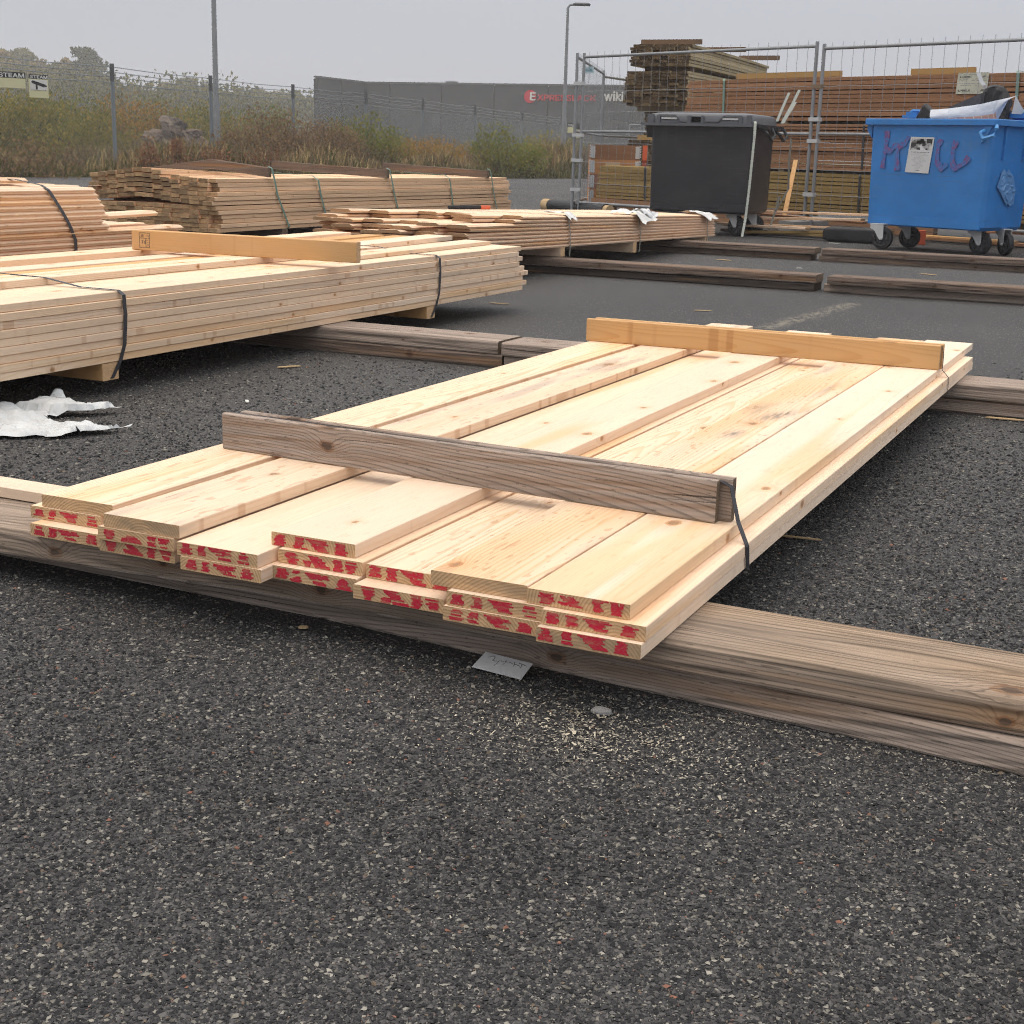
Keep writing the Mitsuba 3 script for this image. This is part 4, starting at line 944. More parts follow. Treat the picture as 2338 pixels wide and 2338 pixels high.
for i, y in enumerate((0, .16, .32)):
    wood(pal, 'deck_board', (-1.35, -.1, 13.75 + y, .125, sec_rect(.12, .02, .002), 1, 1), 'treated_wood')
for x in (-1.3, -.75, -.2):
    wood(pal, 'bearer', (x - .05, x + .05, 13.92, .02, sec_rect(.42, .10, .002), 1, 1), 'treated_wood')
tb = thing('wrapped_pole', 'round pole wrapped in black film lying on the asphalt behind the panelling bundle', 'pole')
part(tb, 'film', tube([(-7.62, 17.05, .085), (-6.42, 16.15, .085)], .085, 10), 'tarp_black', 40)
part(tb, 'wood_end', tube([(-7.76, 17.15, .085), (-7.62, 17.05, .085)], .088, 10), 'pale_wood', 40)
part(tb, 'wood_end', tube([(-6.42, 16.15, .085), (-6.34, 16.09, .085)], .070, 10), 'pale_wood', 40)

# ------------------------------------------------------------------ rack of decking packs behind the fence
RO = (-6.92, 17.07)
rs0 = RO[0] * CR + RO[1] * SR; ra0 = -RO[0] * SR + RO[1] * CR      # the rack's corner in its own axes
def pack(lab, s0, s1, z0, rows, rh, tone, deep, jit, bw=.095, gaps=()):
    t = thing('timber_bundle', lab, 'bundle')
    n = int(deep / bw)
    for r in range(rows):
        for c in range(n):
            if 0 < c < n - 1 and 0 < r < rows - 1: continue
            off = R.uniform(-jit, jit)
            wood(t, 'board', (rs0 + s0 + R.uniform(-.04, .04), rs0 + s1 + R.uniform(-.04, .04), ra0 + bw / 2 + c * bw + (off if c == 0 else 0), z0 + r * rh + R.uniform(0, .003), sec_rect(bw - .003, rh - (.005 + (R.random() < .2) * .006), .002), 2, tone), 'treated_wood', nseg=4,
                 dz=lambda l, k=R.uniform(-.006, .006): k * math.sin(l * 1.1))
    return t
def rack_xyz(s, a, z): return ((rs0 + s) * CR - (ra0 + a) * SR, (rs0 + s) * SR + (ra0 + a) * CR, z)
def rack_strap(t, s, z0, z1, bs, w=.03):
    part(t, 'strap', ribbon([rack_xyz(s - .05, .5, z1 + .008), rack_xyz(s - .02, .01, z1 + .006), rack_xyz(s, -.012, z1 - .02), rack_xyz(s + .02, -.013, z0 + .02), rack_xyz(s + .02, .05, z0 - .004)], (CR, SR, 0), w), bs)
grn = pack('olive green treated deck boards, lowest pack behind the mesh fence', 0, 7.0, .214, 10, .0445, 0, .76, .006)
rack_strap(grn, .92, .214, .659, 'strap_black'); rack_strap(grn, 4.45, .214, .659, 'strap_black')
low = pack('dark red brown deck boards, middle pack of the rack behind the fence', 1.55, 7.2, .700, 15, .0350, 1, .76, .014)
rack_strap(low, 4.45, .70, 1.225, 'strap_black')
upp = pack('brown deck boards, topmost pack of the rack behind the fence, with a paper delivery note', 1.62, 8.0, 1.262, 10, .0503, 1, .76, .005)
for s in (2.25, 6.35): rack_strap(upp, s, 1.262, 1.766, 'strap_green', .035)
for t, z, hh, tn in ((grn, .10, .113, 1), (low, .660, .039, 1), (upp, 1.226, .035, 1)):
    for s in (.35, 1.9, 3.2, 4.9, 6.3):
        if t is not grn and s < 1.5: continue
        a0, a1 = rack_xyz(s, .02, z), rack_xyz(s, .74, z)
        d = box(0, .09, .02, .74, z, z + hh); part(t, 'bearer', place(d, (*rack_xyz(s, 0, 0)[:2], 0), RA), 'bearer_wood')
scene['bearer_wood'] = {'type': 'twosided', 'bsdf': {'type': 'diffuse', 'reflectance': {'type': 'rgb', 'value': [.30, .24, .16]}}}
for t, z, hh, s0 in ((low, .660, .039, 1.6), (upp, 1.226, .035, 1.66)):
    for a0 in (.30, .62):
        part(t, 'runner', place(box(s0, 7.0, a0, a0 + .09, z, z + hh), (*RO, 0), RA), 'bearer_wood')
bd_ = place(box(-.12, 3.6, -.02, .03, .125, .205), (*RO, 0), RA)
part(grn, 'base_plank', bd_, 'base_wood'); scene['base_wood'] = {'type': 'twosided', 'bsdf': {'type': 'diffuse', 'reflectance': {'type': 'rgb', 'value': [.34, .19, .11]}}}
for r in range(2):
    part(grn, 'base_plank', place(box(.45, 5.5, .0, .09, .005 + r * .06, .058 + r * .06), (*RO, 0), RA), 'base_wood')
for s0, s1, a in ((2.35, 3.95, .10), (4.9, 5.7, .16), (6.5, 7.4, .12)):
    d = place(box(s0, s1, a, a + .06, 1.768, 1.835), (*RO, 0), RA + 0.0)
    part(upp, 'batten', d, 'batten_wood')
scene['batten_wood'] = {'type': 'twosided', 'bsdf': {'type': 'diffuse', 'reflectance': {'type': 'rgb', 'value': [.40, .26, .11]}}}
def label_print(p, n, uv):
    u, v = mi.Float(uv.x), mi.Float(uv.y)
    row = dr.floor(v * 14)
    on = ((v * 14 - row) > .45) & (cell_rand(dr.floor(u * 26), row, 3) > .55) & (u > .05) & (u < .95) & (cell_rand(row, 7) > .3)
    big_ = ((dr.abs(v - .16) < .05) | (dr.abs(v - .80) < .04)) & (cell_rand(dr.floor(u * 20), row, 9) > .35) & ((u < .45) | (u > .8)) & (u > .06)
    c = mi.Color3f(.50, .50, .40) * (.85 + .3 * noise(u * 4, v * 4))
    c = dr.select(on, mi.Color3f(.33, .33, .27), c)
    return dr.select(big_, mi.Color3f(.14, .14, .11), c)
scene['label_print'] = {'type': 'twosided', 'bsdf': {'type': 'principled', 'base_color': mikit.proc(label_print), 'roughness': .35, 'specular': .5}}
q = [rack_xyz(5.62, -.010, 1.545), rack_xyz(6.00, -.012, 1.545), rack_xyz(6.01, -.012, 1.765), rack_xyz(5.63, -.010, 1.765)]
m, uv = uv_quad(*q)
part(upp, 'delivery_note', m, 'label_print', uv=uv, label='pale printed delivery note on the pack')

# ------------------------------------------------------------------ tall stack seen end on
def tall_pack(lab, x0, x1, y0, y1, z0, rows, rh, tone, end_tone_mix, cw=.13, ragged=.05):
    t = thing('timber_bundle', lab, 'bundle')
    n = max(1, round((x1 - x0) / cw)); cw = (x1 - x0) / n
    for r in range(rows):
        sh = R.uniform(-.02, .02)
        for c in range(n):
            if 0 < c < n - 1 and 0 < r < rows - 1: L1 = y0 + 1.0
            else: L1 = y1 + R.uniform(-.08, .08)
            wood(t, 'board', (y0 + R.uniform(-ragged, ragged), L1, x0 + (c + .5) * cw + sh, z0 + r * rh + R.uniform(0, .004), sec_rect(cw - .004, rh - .006, .002), 0, tone), 'treated_wood', nseg=4,
                 dz=lambda l, z0=z0: -.05 * ((l - y0) / 4.5) ** 2 * (1 if z0 > 1.9 else .3))
    return t
tA = tall_pack('highest pack of rough brown boards seen end on, above the fence', -7.86, -6.86, 20.6, 25.2, 2.205, 7, .048, 2, 0)
for i, (x0, x1, y) in enumerate(((-7.75, -6.74, 20.75), (-7.3, -6.5, 22.4), (-7.2, -6.45, 24.4))):
    part(tA, 'batten', box(x0, x1, y, y + .07, 2.543, 2.62), 'bearer_brown', label='brown batten across the top')
plain('bearer_brown', (.165, .105, .065), .8, .2)
for y in (20.9, 24.6): part(tA, 'bearer', box(-7.72, -6.9, y, y + .1, 2.130, 2.204), 'bearer_brown')
tB = tall_pack('thick pack of ragged brown boards seen end on, below the highest pack', -7.92, -6.86, 20.55, 25.0, 1.585, 12, .0452, 2, 0, .15, .07)
for y in (20.8, 24.6): part(tB, 'bearer', box(-7.78, -7.0, y, y + .1, 1.500, 1.584), 'bearer_wood')
tC = tall_pack('dark shaded pack of boards low in the tall end-on stack behind the crate', -7.62, -6.86, 20.75, 25.0, 1.13, 8, .046, 2, 0)
for y in (20.8, 24.6): part(tC, 'bearer', box(-7.70, -6.9, y - .15, y + .1, 1.052, 1.128), 'batten_wood')
tD = tall_pack('bottom pack of dark boards in the tall end-on stack behind the crate', -7.80, -6.86, 20.5, 25.0, .12, 20, .0465, 2, 0, .2)
for y in (20.8, 24.6): part(tD, 'bearer', box(-7.78, -6.9, y, y + .1, .0, .118), 'bearer_brown')

# ------------------------------------------------------------------ crate of pallet collars
cr = thing('pallet_collar_crate', 'wooden crate of four stacked collars with zinc hinges behind the green deck boards', 'crate')
CO, CA = (-7.20, 17.45, 0.0), math.radians(25)
Cp = lambda m: place(m, CO, CA)
cols = ('crate_brown', 'crate_orange', 'crate_pink', 'crate_orange')
speck('crate_brown', (.23, .115, .06), .3, (4, 4, 30), .7, .25)
speck('crate_orange', (.42, .20, .085), .25, (4, 4, 30), .7, .25)
speck('crate_pink', (.30, .165, .12), .3, (10, 10, 16), .7, .25)
for i in range(4):
    z0 = .118 + (3 - i) * .206
    part(cr, 'collar', Cp(cat([box(0, .70, 0, .02, z0, z0 + .203), box(0, .70, .72, .74, z0, z0 + .203), box(0, .02, .021, .719, z0, z0 + .203), box(.68, .70, .021, .719, z0, z0 + .203)])), cols[i])
    for x in (-.004, .632):
        hg = [box(x, x + .062, -.006, -.002, z0 + .02, z0 + .185)] + [tube([(x - .008 if x < 0 else x + .07, -.008, z0 + .03 + k * .036), (x - .008 if x < 0 else x + .07, -.008, z0 + .055 + k * .036)], .011, 6) for k in range(5)]
        hg += [box(x + .008, x + .054, -.009, -.006, z0 + .035 + k * .036, z0 + .047 + k * .036) for k in range(5)]
        part(cr, 'hinge', Cp(cat(hg)), 'pale_zinc')
part(cr, 'base', Cp(cat([box(-.02, .72, -.02, .76, .09, .114)] + [box(x, x + .1, -.01, .75, 0, .089) for x in (0, .3, .6)])), 'crate_pink')
part(cr, 'paper_note', Cp(box(.21, .42, -.004, -.001, .575, .70)), 'note_tan'); plain('note_tan', (.52, .38, .22), .7, .2)
rp = thing('painted_boards', 'orange red painted boards standing right of the crate hinges', 'board')
part(rp, 'board', Cp(box(.735, .80, .0, .03, .74, .945)), 'orange_plastic')
part(rp, 'board', Cp(box(.738, .80, .03, .06, .12, .739)), 'red_brown'); plain('red_brown', (.42, .085, .04), .6, .3)

# ------------------------------------------------------------------ temporary mesh fence panels
def panel(lab, a, b, h, za=.04, clamp=True, mid=True, sag=None, wires=True):
    t = thing('mesh_fence', lab, 'fence', )
    a, b = np.array([*a, 0.]), np.array([*b, 0.]); L = b - a; n_ = np.linalg.norm(L); d = L / n_
    Z = np.array([0, 0, 1.])
    for q in (a, b): part(t, 'post', tube([q + Z * za, q + Z * (h + .02)], .021, 8), 'galvanised', 60)
    part(t, 'rail', tube([a + Z * (h - .03), a + L * .5 + Z * (h - .03 - (sag or 0)), b + Z * (h - .03)], .0185, 8), 'galvanised', 60, label='top rail')
    part(t, 'rail', tube([a + Z * .16, b + Z * .16], .0185, 8), 'galvanised', 60, label='bottom rail')
    if mid: part(t, 'rail', tube([a + Z * 1.10, b + Z * 1.10], .0165, 8), 'galvanised', 60, label='middle rail')
    if wires:
        ms = []
        g = np.random.default_rng(int(abs(a[0] * 100)))
        for s in np.arange(.11, n_, .146):
            k = g.normal(0, .004)
            ms.append(tube([a + d * s + Z * .15, a + d * (s + k) + Z * h * .6, a + d * (s - k) + Z * (h + .035 * 1)], .0023, 4, False))
        for z in (.42, .70, .95, 1.35, 1.62):
            ms.append(tube([a + Z * z, b + Z * z], .0026, 4, False))
        part(t, 'wire_mesh', cat(ms), 'galvanised', stuff=True)
    part(t, 'foot', place(box(-.32, .32, -.11, .11, .0, .12), tuple(b), math.atan2(d[1], d[0]) + math.pi / 2), 'concrete')
    return t, a, b, d
FP = [(-6.95, 16.46), (-3.42, 14.82), (-3.325, 14.77), (-.20, 13.34)]
p1, *_ = panel('mesh fence panel in the middle, between the crate and the black container', FP[0], FP[1], 2.09)
p2, *_ = panel('mesh fence panel at the right behind the blue container', FP[2], FP[3], 2.06)
p3, *_ = panel('mesh fence panel receding at the left, with a small blue sign', (-7.05, 16.46), (-8.16, 20.2), 2.09)
p4, *_ = panel('farthest mesh fence panel, receding past the tall stack', (-8.20, 20.32), (-8.1, 23.8), 2.05)
Z3 = np.array([0, 0, 1.0])
for (q0, q1, zs, par) in (((-7.05, 16.46), (-6.95, 16.46), (1.72, 1.05, .72, .33), p3), ((-3.42, 14.82), (-3.325, 14.77), (1.62, 1.26, 1.02, .42), p1)):
    for i, z in enumerate(zs):
        a, b = np.array([*q0, z]), np.array([*q1, z]); c_ = (a + b) / 2
        part(par, 'clamp', place(box(-.075, .075, -.032, .032, z - .022, z + .022), (c_[0], c_[1], 0), math.atan2(b[1] - a[1], b[0] - a[0])), 'pale_zinc' if i or par == p3 else 'clamp_brown')
plain('clamp_brown', (.20, .14, .09), .6, .3)
scene['sign_blue'] = {'type': 'twosided', 'bsdf': {'type': 'principled', 'base_color': {'type': 'rgb', 'value': [.45, .58, .62]}, 'roughness': .5}}
sg_ = thing('fence_sign', 'small pale blue sign plate hung on the receding fence panel', 'sign')
q0 = np.array([-7.50, 17.95]); fa_ = math.radians(-12)
part(sg_, 'plate', place(box(-.10, .10, -.004, .0, 1.935, 2.03), (*q0, 0), fa_), 'sign_blue')
plain('sign_text', (.10, .28, .36), .5, .3)
tm = meshkit.text_mesh('STAVDAL', .04, .003, True); v = np.array(tm.vertices)
tm.vertices = np.stack([-.085 + v[:, 0] * .17 / v[:, 0].max(), -.0045 - v[:, 2], 1.962 + v[:, 1]], 1); tm.faces = tm.faces[:, ::-1]
part(sg_, 'lettering', place(tm, (*q0, 0), fa_), 'sign_text')

# ------------------------------------------------------------------ chain-link boundary fence
POSTS = [(-23.4, 17.6), (-23.55, 22.0), (-23.49, 26.45), (-24.27, 31.38), (-24.62, 35.94), (-24.60, 40.2), (-25.49, 45.73), (-26.49, 52.0), (-27.75, 59.33), (-28.9, 66.5)]
cf = thing('chain_link_fence', 'chain link boundary fence with steel posts and three strands of wire before the bushes', 'fence')
for x, y in POSTS:
    part(cf, 'post', tube([(x, y, 0), (x, y, 2.6)], .05, 8), 'post_steel', 60)
    part(cf, 'cap', tube([(x, y, 2.2), (x, y, 2.615)], .054, 8), 'post_cap', 60)
plain('post_cap', (.10, .105, .11), .6, .3); plain('post_steel', (.185, .21, .225), .5, .4, .1)
st_ = [cat([tube([(*a, z), ((a[0] + b[0]) / 2, (a[1] + b[1]) / 2, z - .03), (*b, z)], .009, 4, False) for a, b in zip(POSTS[:-1], POSTS[1:])]) for z in (2.54, 2.42, 2.31, 2.18)]
for m in st_: part(cf, 'strand', m, 'post_steel')
ms = []
for a, b in zip(POSTS[:-1], POSTS[1:]):
    a3, b3 = np.array([*a, 0.]), np.array([*b, 0.]); n_ = np.linalg.norm(b3 - a3); d = (b3 - a3) / n_
    for sgn in (1, -1):
        for s in np.arange(-2.1, n_ + 2.1, .085):
            s0, s1, z0, z1 = s, s + 2.1 * sgn, .05, 2.15
            lo, hi = (max(0, min(s0, s1)), min(n_, max(s0, s1)))
            if hi - lo < .02: continue
            zz = lambda q: z0 + (q - s0) / (s1 - s0) * (z1 - z0)
            ms.append(tube([a3 + d * lo + Z3 * zz(lo), a3 + d * hi + Z3 * zz(hi)], .0020, 3, False))
part(cf, 'wire_mesh', cat(ms), 'post_steel', stuff=True)
plain('sign_yellow', (.62, .60, .36), .5, .4); plain('sign_white', (.66, .66, .62), .5, .4); plain('sign_black', (.012, .012, .014), .5, .4)
def warn_sign(lab, o, ang, w, h, z1, text, pict, hw=.62):
    t = thing('warning_sign', lab, 'sign')
    S = lambda m: place(m, (*o, 0), ang)
    part(t, 'plate', S(box(0, w, -.004, .004, z1 - h, z1)), 'sign_yellow')
    part(t, 'header', S(box(.0, w, -.008, -.0045, z1 - h * (.19 if pict else .38), z1)), 'sign_black')
    hh = h * (.13 if pict else .26)
    if text:
        tm = meshkit.text_mesh(text, hh, .004, True); v = np.array(tm.vertices)
        k = min(1.4, (w * .92) / v[:, 0].max()); x0 = w - .03 * w - v[:, 0].max() * k
        tm.vertices = np.stack([x0 + v[:, 0] * k, -.0085 - v[:, 2], z1 - h * (.165 if pict else .33) + v[:, 1]], 1); tm.faces = tm.faces[:, ::-1]
        part(t, 'lettering', S(tm), 'sign_white')
    if pict:
        part(t, 'field', S(box(w * .06, w * .94, -.008, -.0045, z1 - h * .68, z1 - h * .22)), 'sign_white')
        pg = [sg.Polygon([(.12, .70), (.16, .62), (.78, .46), (.86, .58), (.20, .745)]), sg.Polygon([(.80, .50), (.90, .47), (.92, .54), (.84, .56)]), sg.Polygon([(.34, .60), (.44, .58), (.44, .36), (.34, .36)]), sg.Polygon([(.10, .335), (.9, .335), (.9, .325), (.10, .325)])]
        mm = []
        for q in pg:
            e = trimesh.creation.extrude_polygon(q, .004, engine='earcut'); v = np.array(e.vertices)
            e.vertices = np.stack([v[:, 0] * w, -.0088 - v[:, 2], z1 - h + v[:, 1] * h], 1); e.faces = e.faces[:, ::-1]; mm.append(e)
        part(t, 'pictogram', S(cat(mm)), 'sign_black', label='black surveillance camera symbol')
    return t
fa = math.atan2(26.45 - 22.0, .06)
warn_sign('yellow guard sign with black header cut by the left edge of the picture', (-23.40, 22.35), fa - .45, .80, .335, 2.21, 'STEAM', False)
warn_sign('yellow portrait sign with a black camera symbol on the chain link fence', (-23.28, 23.42), fa - .35, .46, .50, 2.20, 'STEAM', True)

# ------------------------------------------------------------------ street lamps
def lamp(lab, x, y, r, h, head):
    t = thing('street_lamp', lab, 'street lamp')
    part(t, 'base', tube([(x, y, 0), (x, y, 1.95)], r * 1.3, 10), 'galvanised', 60)
    part(t, 'pole', tube([(x, y, 1.951), (x, y, h * .6), (x, y, h)], [r, r * .82, r * .62], 10), 'galvanised', 60)
    part(t, 'arm', tube([(x, y, h), (x + .06, y + .03, h + .10), (x + .35, y + .15, h + .13)], r * .55, 8), 'galvanised', 60)
    hd = loft([rrect(-.30, .30, -.10, .10, .08, -.04), rrect(-.32, .32, -.12, .12, .1, .02), rrect(-.26, .26, -.08, .08, .07, .06)])
    part(t, 'head', place(hd, (x + .45, y + .19, h + .12), .4), 'lid_grey', 30)
    return t
lamp('tall grey lamp pole at the left behind the chain link fence, top out of view', -25.75, 33.6, .085, 8.6, True)
l2 = lamp('distant grey street lamp with a small head before the warehouse', -20.50, 47.35, .075, 5.85, True)
warn_sign('small yellow sign fixed beside the distant street lamp, wider one', (-20.33, 47.3), .30, .26, .33, 1.86, 'TEAM', False)
warn_sign('narrow yellow sign beside the distant street lamp, right of the wider one', (-20.06, 47.42), 1.1, .20, .48, 1.84, '', False)

# ------------------------------------------------------------------ warehouse
wh = thing('warehouse', 'long dark grey warehouse with red and white lettering beyond the bushes', 'warehouse')
plain('clad_grey', (.060, .064, .070), .6, .2); plain('clad_grey_dark', (.052, .055, .060), .6, .2); plain('seam_dark', (.025, .026, .028), .6, .3); plain('roof_trim', (.10, .105, .11), .5, .4)
WC = np.array([-80.5, 133.0]); WR = np.array([-80.5 + 46.4 * .99113, 133.0 + 46.4 * .13292]); WL = np.array([-79.9, 123.0])
wd = (WR - WC) / np.linalg.norm(WR - WC); wang = math.atan2(wd[1], wd[0])
def wall(a, b, main, mat, z1, deep):
    side = 1
    L = np.linalg.norm(b - a); edges = [0, *np.arange(2.89, L - .1, 5.8), L] if main else [0, L / 2, L]; n = len(edges) - 1; ang = math.atan2(*(b - a)[::-1])
    for i in range(n):
        part(wh, 'wall_panel', place(box(edges[i] + .07 * (i > 0), edges[i + 1] - .07 * (i < n - 1), min(0, .3 * side), max(0, .3 * side), 0, z1), (*a, 0), ang), mat)
    part(wh, 'wall_core', place(box(.05, L - .05, .12, deep, 0, z1 - .1), (*a, 0), ang), 'seam_dark')
    part(wh, 'roof_trim', place(box(-.1, L + .1, min(-.12 * side, .4 * side), max(-.12 * side, .4 * side), z1, z1 + .16), (*a, 0), ang), 'roof_trim')
wall(WC, WR, True, 'clad_grey', 7.42, 12)
wall(WL, WC, False, 'clad_grey_dark', 7.44, .5)
part(wh, 'roof_vent', place(box(8.6, 9.6, 1.5, 2.5, 7.4, 7.80), (*WC, 0), wang), 'roof_trim')
plain('sign_red', (.55, .025, .045), .5, .3)
def wtext(t, h, x, z, stretch, dep=.18):
    tm = meshkit.text_mesh(t, h, dep, True); v = np.array(tm.vertices)
    tm.vertices = np.stack([x + v[:, 0] * stretch, -.05 - v[:, 2], z + v[:, 1]], 1); tm.faces = tm.faces[:, ::-1]
    return place(tm, (*WC, 0), wang)
XS = 6.2 / np.array(meshkit.text_mesh('XPRESSLACK', .55, .1, True).vertices)[:, 0].max()
cyl = trimesh.creation.cylinder(.74, .12, sections=40); v = np.array(cyl.vertices); cyl.vertices = np.stack([v[:, 0] * .88 + 18.43, v[:, 2] - .10, v[:, 1] * .88 + 6.32], 1)
part(wh, 'lettering', cat([place(cyl, (*WC, 0), wang), wtext('XPRESSLACK', .55, 19.18, 5.97, XS)]), 'sign_red', label='red company lettering with a red disc')
em = wtext('E', .75, 18.38, 5.97, 1.1, .30)
part(wh, 'lettering', em, 'sign_white', label='white letter on the red disc')
part(wh, 'lettering', wtext('wiki', .86, 26.22, 6.03, .92), 'sign_white', label='white company lettering')
dg = thing('mesh_gate', 'light steel mesh gate frame standing far behind the receding fence', 'gate')
gx, gy = -12.6, 33.2
gms = [tube([(gx, gy, .1), (gx, gy, 1.55)], .02, 6), tube([(gx + .95, gy + .42, .1), (gx + .95, gy + .42, 1.55)], .02, 6), tube([(gx + .35, gy + .16, .1), (gx + .35, gy + .16, 1.55)], .014, 6)]
gms += [tube([(gx, gy, z), (gx + .95, gy + .42, z)], .02, 6) for z in (.1, .85, 1.55)]
part(dg, 'frame', cat(gms), 'gate_grey'); plain('gate_grey', (.30, .31, .32), .5, .4, .1)

# ------------------------------------------------------------------ vegetation
def leaves(g, cen, size, cols, flat=.0):
    n = len(cen)
    a = g.normal(size=(n, 3)) * [.6, .6, 1.2]; a /= np.linalg.norm(a, axis=1, keepdims=True)
    b = np.cross(a, g.normal(size=(n, 3))); b /= np.linalg.norm(b, axis=1, keepdims=True)
    s = (size * g.uniform(.55, 1.35, n))[:, None]
    q = np.stack([cen - a * s, cen + b * s * .55, cen + a * s, cen - b * s * .55], 1)
    k = np.arange(n)[:, None] * 4
    return trimesh.Trimesh(q.reshape(-1, 3), np.vstack([k + [0, 1, 2], k + [0, 2, 3]]), process=False), np.repeat(cols, 4, 0)
def pal_mix(g, n, cols, jit=.22):
    c = np.array(cols)[g.integers(0, len(cols), n)]
    return np.clip(c * g.uniform(1 - jit, 1 + jit, (n, 1)), 0, 1)
def shrub(name, lab, c, x, y, w, h, n, size, cols, seed, stems=7, low=.0, lean=0.0, group=None, taper=.75):
    """many thin stems that fan out, with leaves along and round them"""
    g = np.random.default_rng(seed)
    t = thing(name, lab, c, group)
    st, cen = [], []
    k = max(stems, 5)
    for i in range(k):
        a = g.uniform(0, 6.283); rr = w / 2 * math.sqrt(g.random())
        hh = h * (1 - .45 * (rr / (w / 2)) ** 2) * g.uniform(.72, 1.03)
        b0 = np.array([x + .45 * rr * math.cos(a), y + .45 * rr * math.sin(a), 0]); tip = np.array([x + rr * math.cos(a) + lean * hh, y + rr * math.sin(a), hh])
        bend = (b0 + tip) / 2 + np.array([*g.normal(0, .06 * w, 2), .05 * h])
        st.append(tube([b0, bend, tip], [.02 * h / 2, .013 * h / 2, .004], 4, False))
        m_ = n // k
        u = low + (1 - low) * g.random(m_) ** taper
        p = (1 - u)[:, None] ** 2 * b0 + 2 * (u * (1 - u))[:, None] * bend + (u ** 2)[:, None] * tip
        sp = (w * .20 + .05) * (1.15 - .75 * u)[:, None]
        cen.append(p + np.clip(g.normal(size=(m_, 3)), -1.5, 1.5) * sp * np.array([1, 1, .75]))
    cen = np.vstack(cen); cen[:, 2] = np.abs(cen[:, 2]) + .02
    # clumps and gaps
    keep = meshkit.noise(cen * (2.4 / max(.6, w * .35)) + seed, 1) + .35 * meshkit.noise(cen * 7 / max(.6, w * .35), 2) > .46
    cen = cen[keep]
    tone = .72 + .55 * meshkit.noise(cen * 1.6, seed % 50)[:, None]
    m, col = leaves(g, cen, size, pal_mix(g, len(cen), cols) * tone)
    part(t, 'stems', cat(st), 'bark')
    part(t, 'foliage', m, 'leaf', color=col)
    return t
scene['bark'] = {'type': 'twosided', 'bsdf': {'type': 'diffuse', 'reflectance': {'type': 'rgb', 'value': [.085, .065, .05]}}}
OLIVE = [(0.204, 0.193, 0.044), (0.275, 0.225, 0.05), (0.334, 0.244, 0.063), (0.168, 0.173, 0.048)]
GREEN = [(0.149, 0.18, 0.04), (0.205, 0.217, 0.051), (0.227, 0.189, 0.043)]
RUST = [(0.382, 0.205, 0.05), (0.302, 0.171, 0.043), (0.423, 0.256, 0.061), (0.201, 0.153, 0.037)]
BROWN = [(0.212, 0.134, 0.079), (0.281, 0.179, 0.103), (0.165, 0.117, 0.07), (0.251, 0.179, 0.095)]
TAN = [(0.417, 0.321, 0.158), (0.492, 0.379, 0.193), (0.34, 0.246, 0.123)]
RED = [(.24, .11, .06), (.20, .10, .06), (.26, .15, .08)]
def ray_xy(px, dist):
    """ground position at a bearing: px counts along the horizon of the yard, dist is metres from the yard's near corner"""
    t = (px - 1169) / 3228.85
    return EYE[0] + dist * (-.4208 + .9071 * t), EYE[1] + dist * (.9071 + .4208 * t)
SH = [  # bearing, distance, width, height, leaves, size, palette, words
    (-30, 41, 5.0, 1.9, 2600, .075, OLIVE, 'olive willow shrub at the far left edge behind the signs'),
    (60, 43, 4.6, 2.05, 2600, .075, OLIVE, 'broad olive willow shrub below the camera sign'),
    (165, 44, 3.8, 2.35, 2600, .07, GREEN, 'green bushy shrub left of the first fence post'),
    (225, 40, 2.6, 1.7, 1700, .06, OLIVE, 'small olive shrub just left of the first fence post'),
    (305, 45, 3.4, 2.15, 2400, .07, RUST, 'rust and olive shrub right of the first fence post'),
    (365, 52, 3.6, 2.3, 2000, .08, OLIVE, 'hazy olive shrub behind the rubble heap'),
    (430, 50, 3.6, 2.25, 2000, .08, OLIVE, 'hazy shrub behind the rubble heap, right half'),
    (520, 56, 4.2, 2.45, 2200, .085, OLIVE, 'hazy green shrub right of the tall lamp pole'),
    (585, 58, 4.0, 2.2, 1800, .085, GREEN, 'far green shrub between the lamp pole and the brown thicket'),
    (620, 41, 2.9, 1.75, 2300, .055, BROWN, 'tall brown dead thicket left of the third fence post'),
    (690, 43, 3.0, 1.70, 2300, .055, BROWN, 'brown withered thicket right of the third fence post'),
    (752, 45, 2.4, 1.55, 1900, .055, BROWN, 'low brown thicket in front of the left end of the warehouse'),
    (800, 46, 2.6, 1.95, 2000, .06, GREEN, 'green shrub with a tall thin top before the warehouse corner'),
    (855, 48, 2.6, 1.25, 1500, .055, GREEN, 'low green shrub beside the fourth fence post'),
    (925, 52, 2.9, 1.10, 1500, .06, RUST, 'low rust coloured shrub left of the fifth fence post'),
    (990, 54, 2.8, 1.15, 1500, .06, RUST, 'low yellowish shrub right of the fifth fence post'),
    (1050, 55, 2.4, .95, 1200, .06, BROWN, 'low brown shrub before the warehouse centre'),
    (1120, 46, 2.0, 1.75, 1500, .055, GREEN, 'young green willow with a tall shoot before the warehouse'),
    (1172, 47, 1.7, 1.35, 1100, .055, GREEN, 'young green willow, right neighbour of the one with a tall shoot'),
    (1245, 62, 3.4, 1.75, 1700, .07, OLIVE, 'rounded hazy olive shrub left of the distant street lamp'),
    (1310, 56, 2.2, .9, 900, .06, BROWN, 'low brown shrub at the foot of the distant street lamp'),
]
for i, (px, d, w, h, n, sz, pal_, lab) in enumerate(SH):
    x, y = ray_xy(px, d)
    shrub('shrub', lab, 'shrub', x, y, w, h, int(n * 2.6), sz * .72, pal_, 100 + i, stems=12 if pal_ is not BROWN else 20, taper=.8)
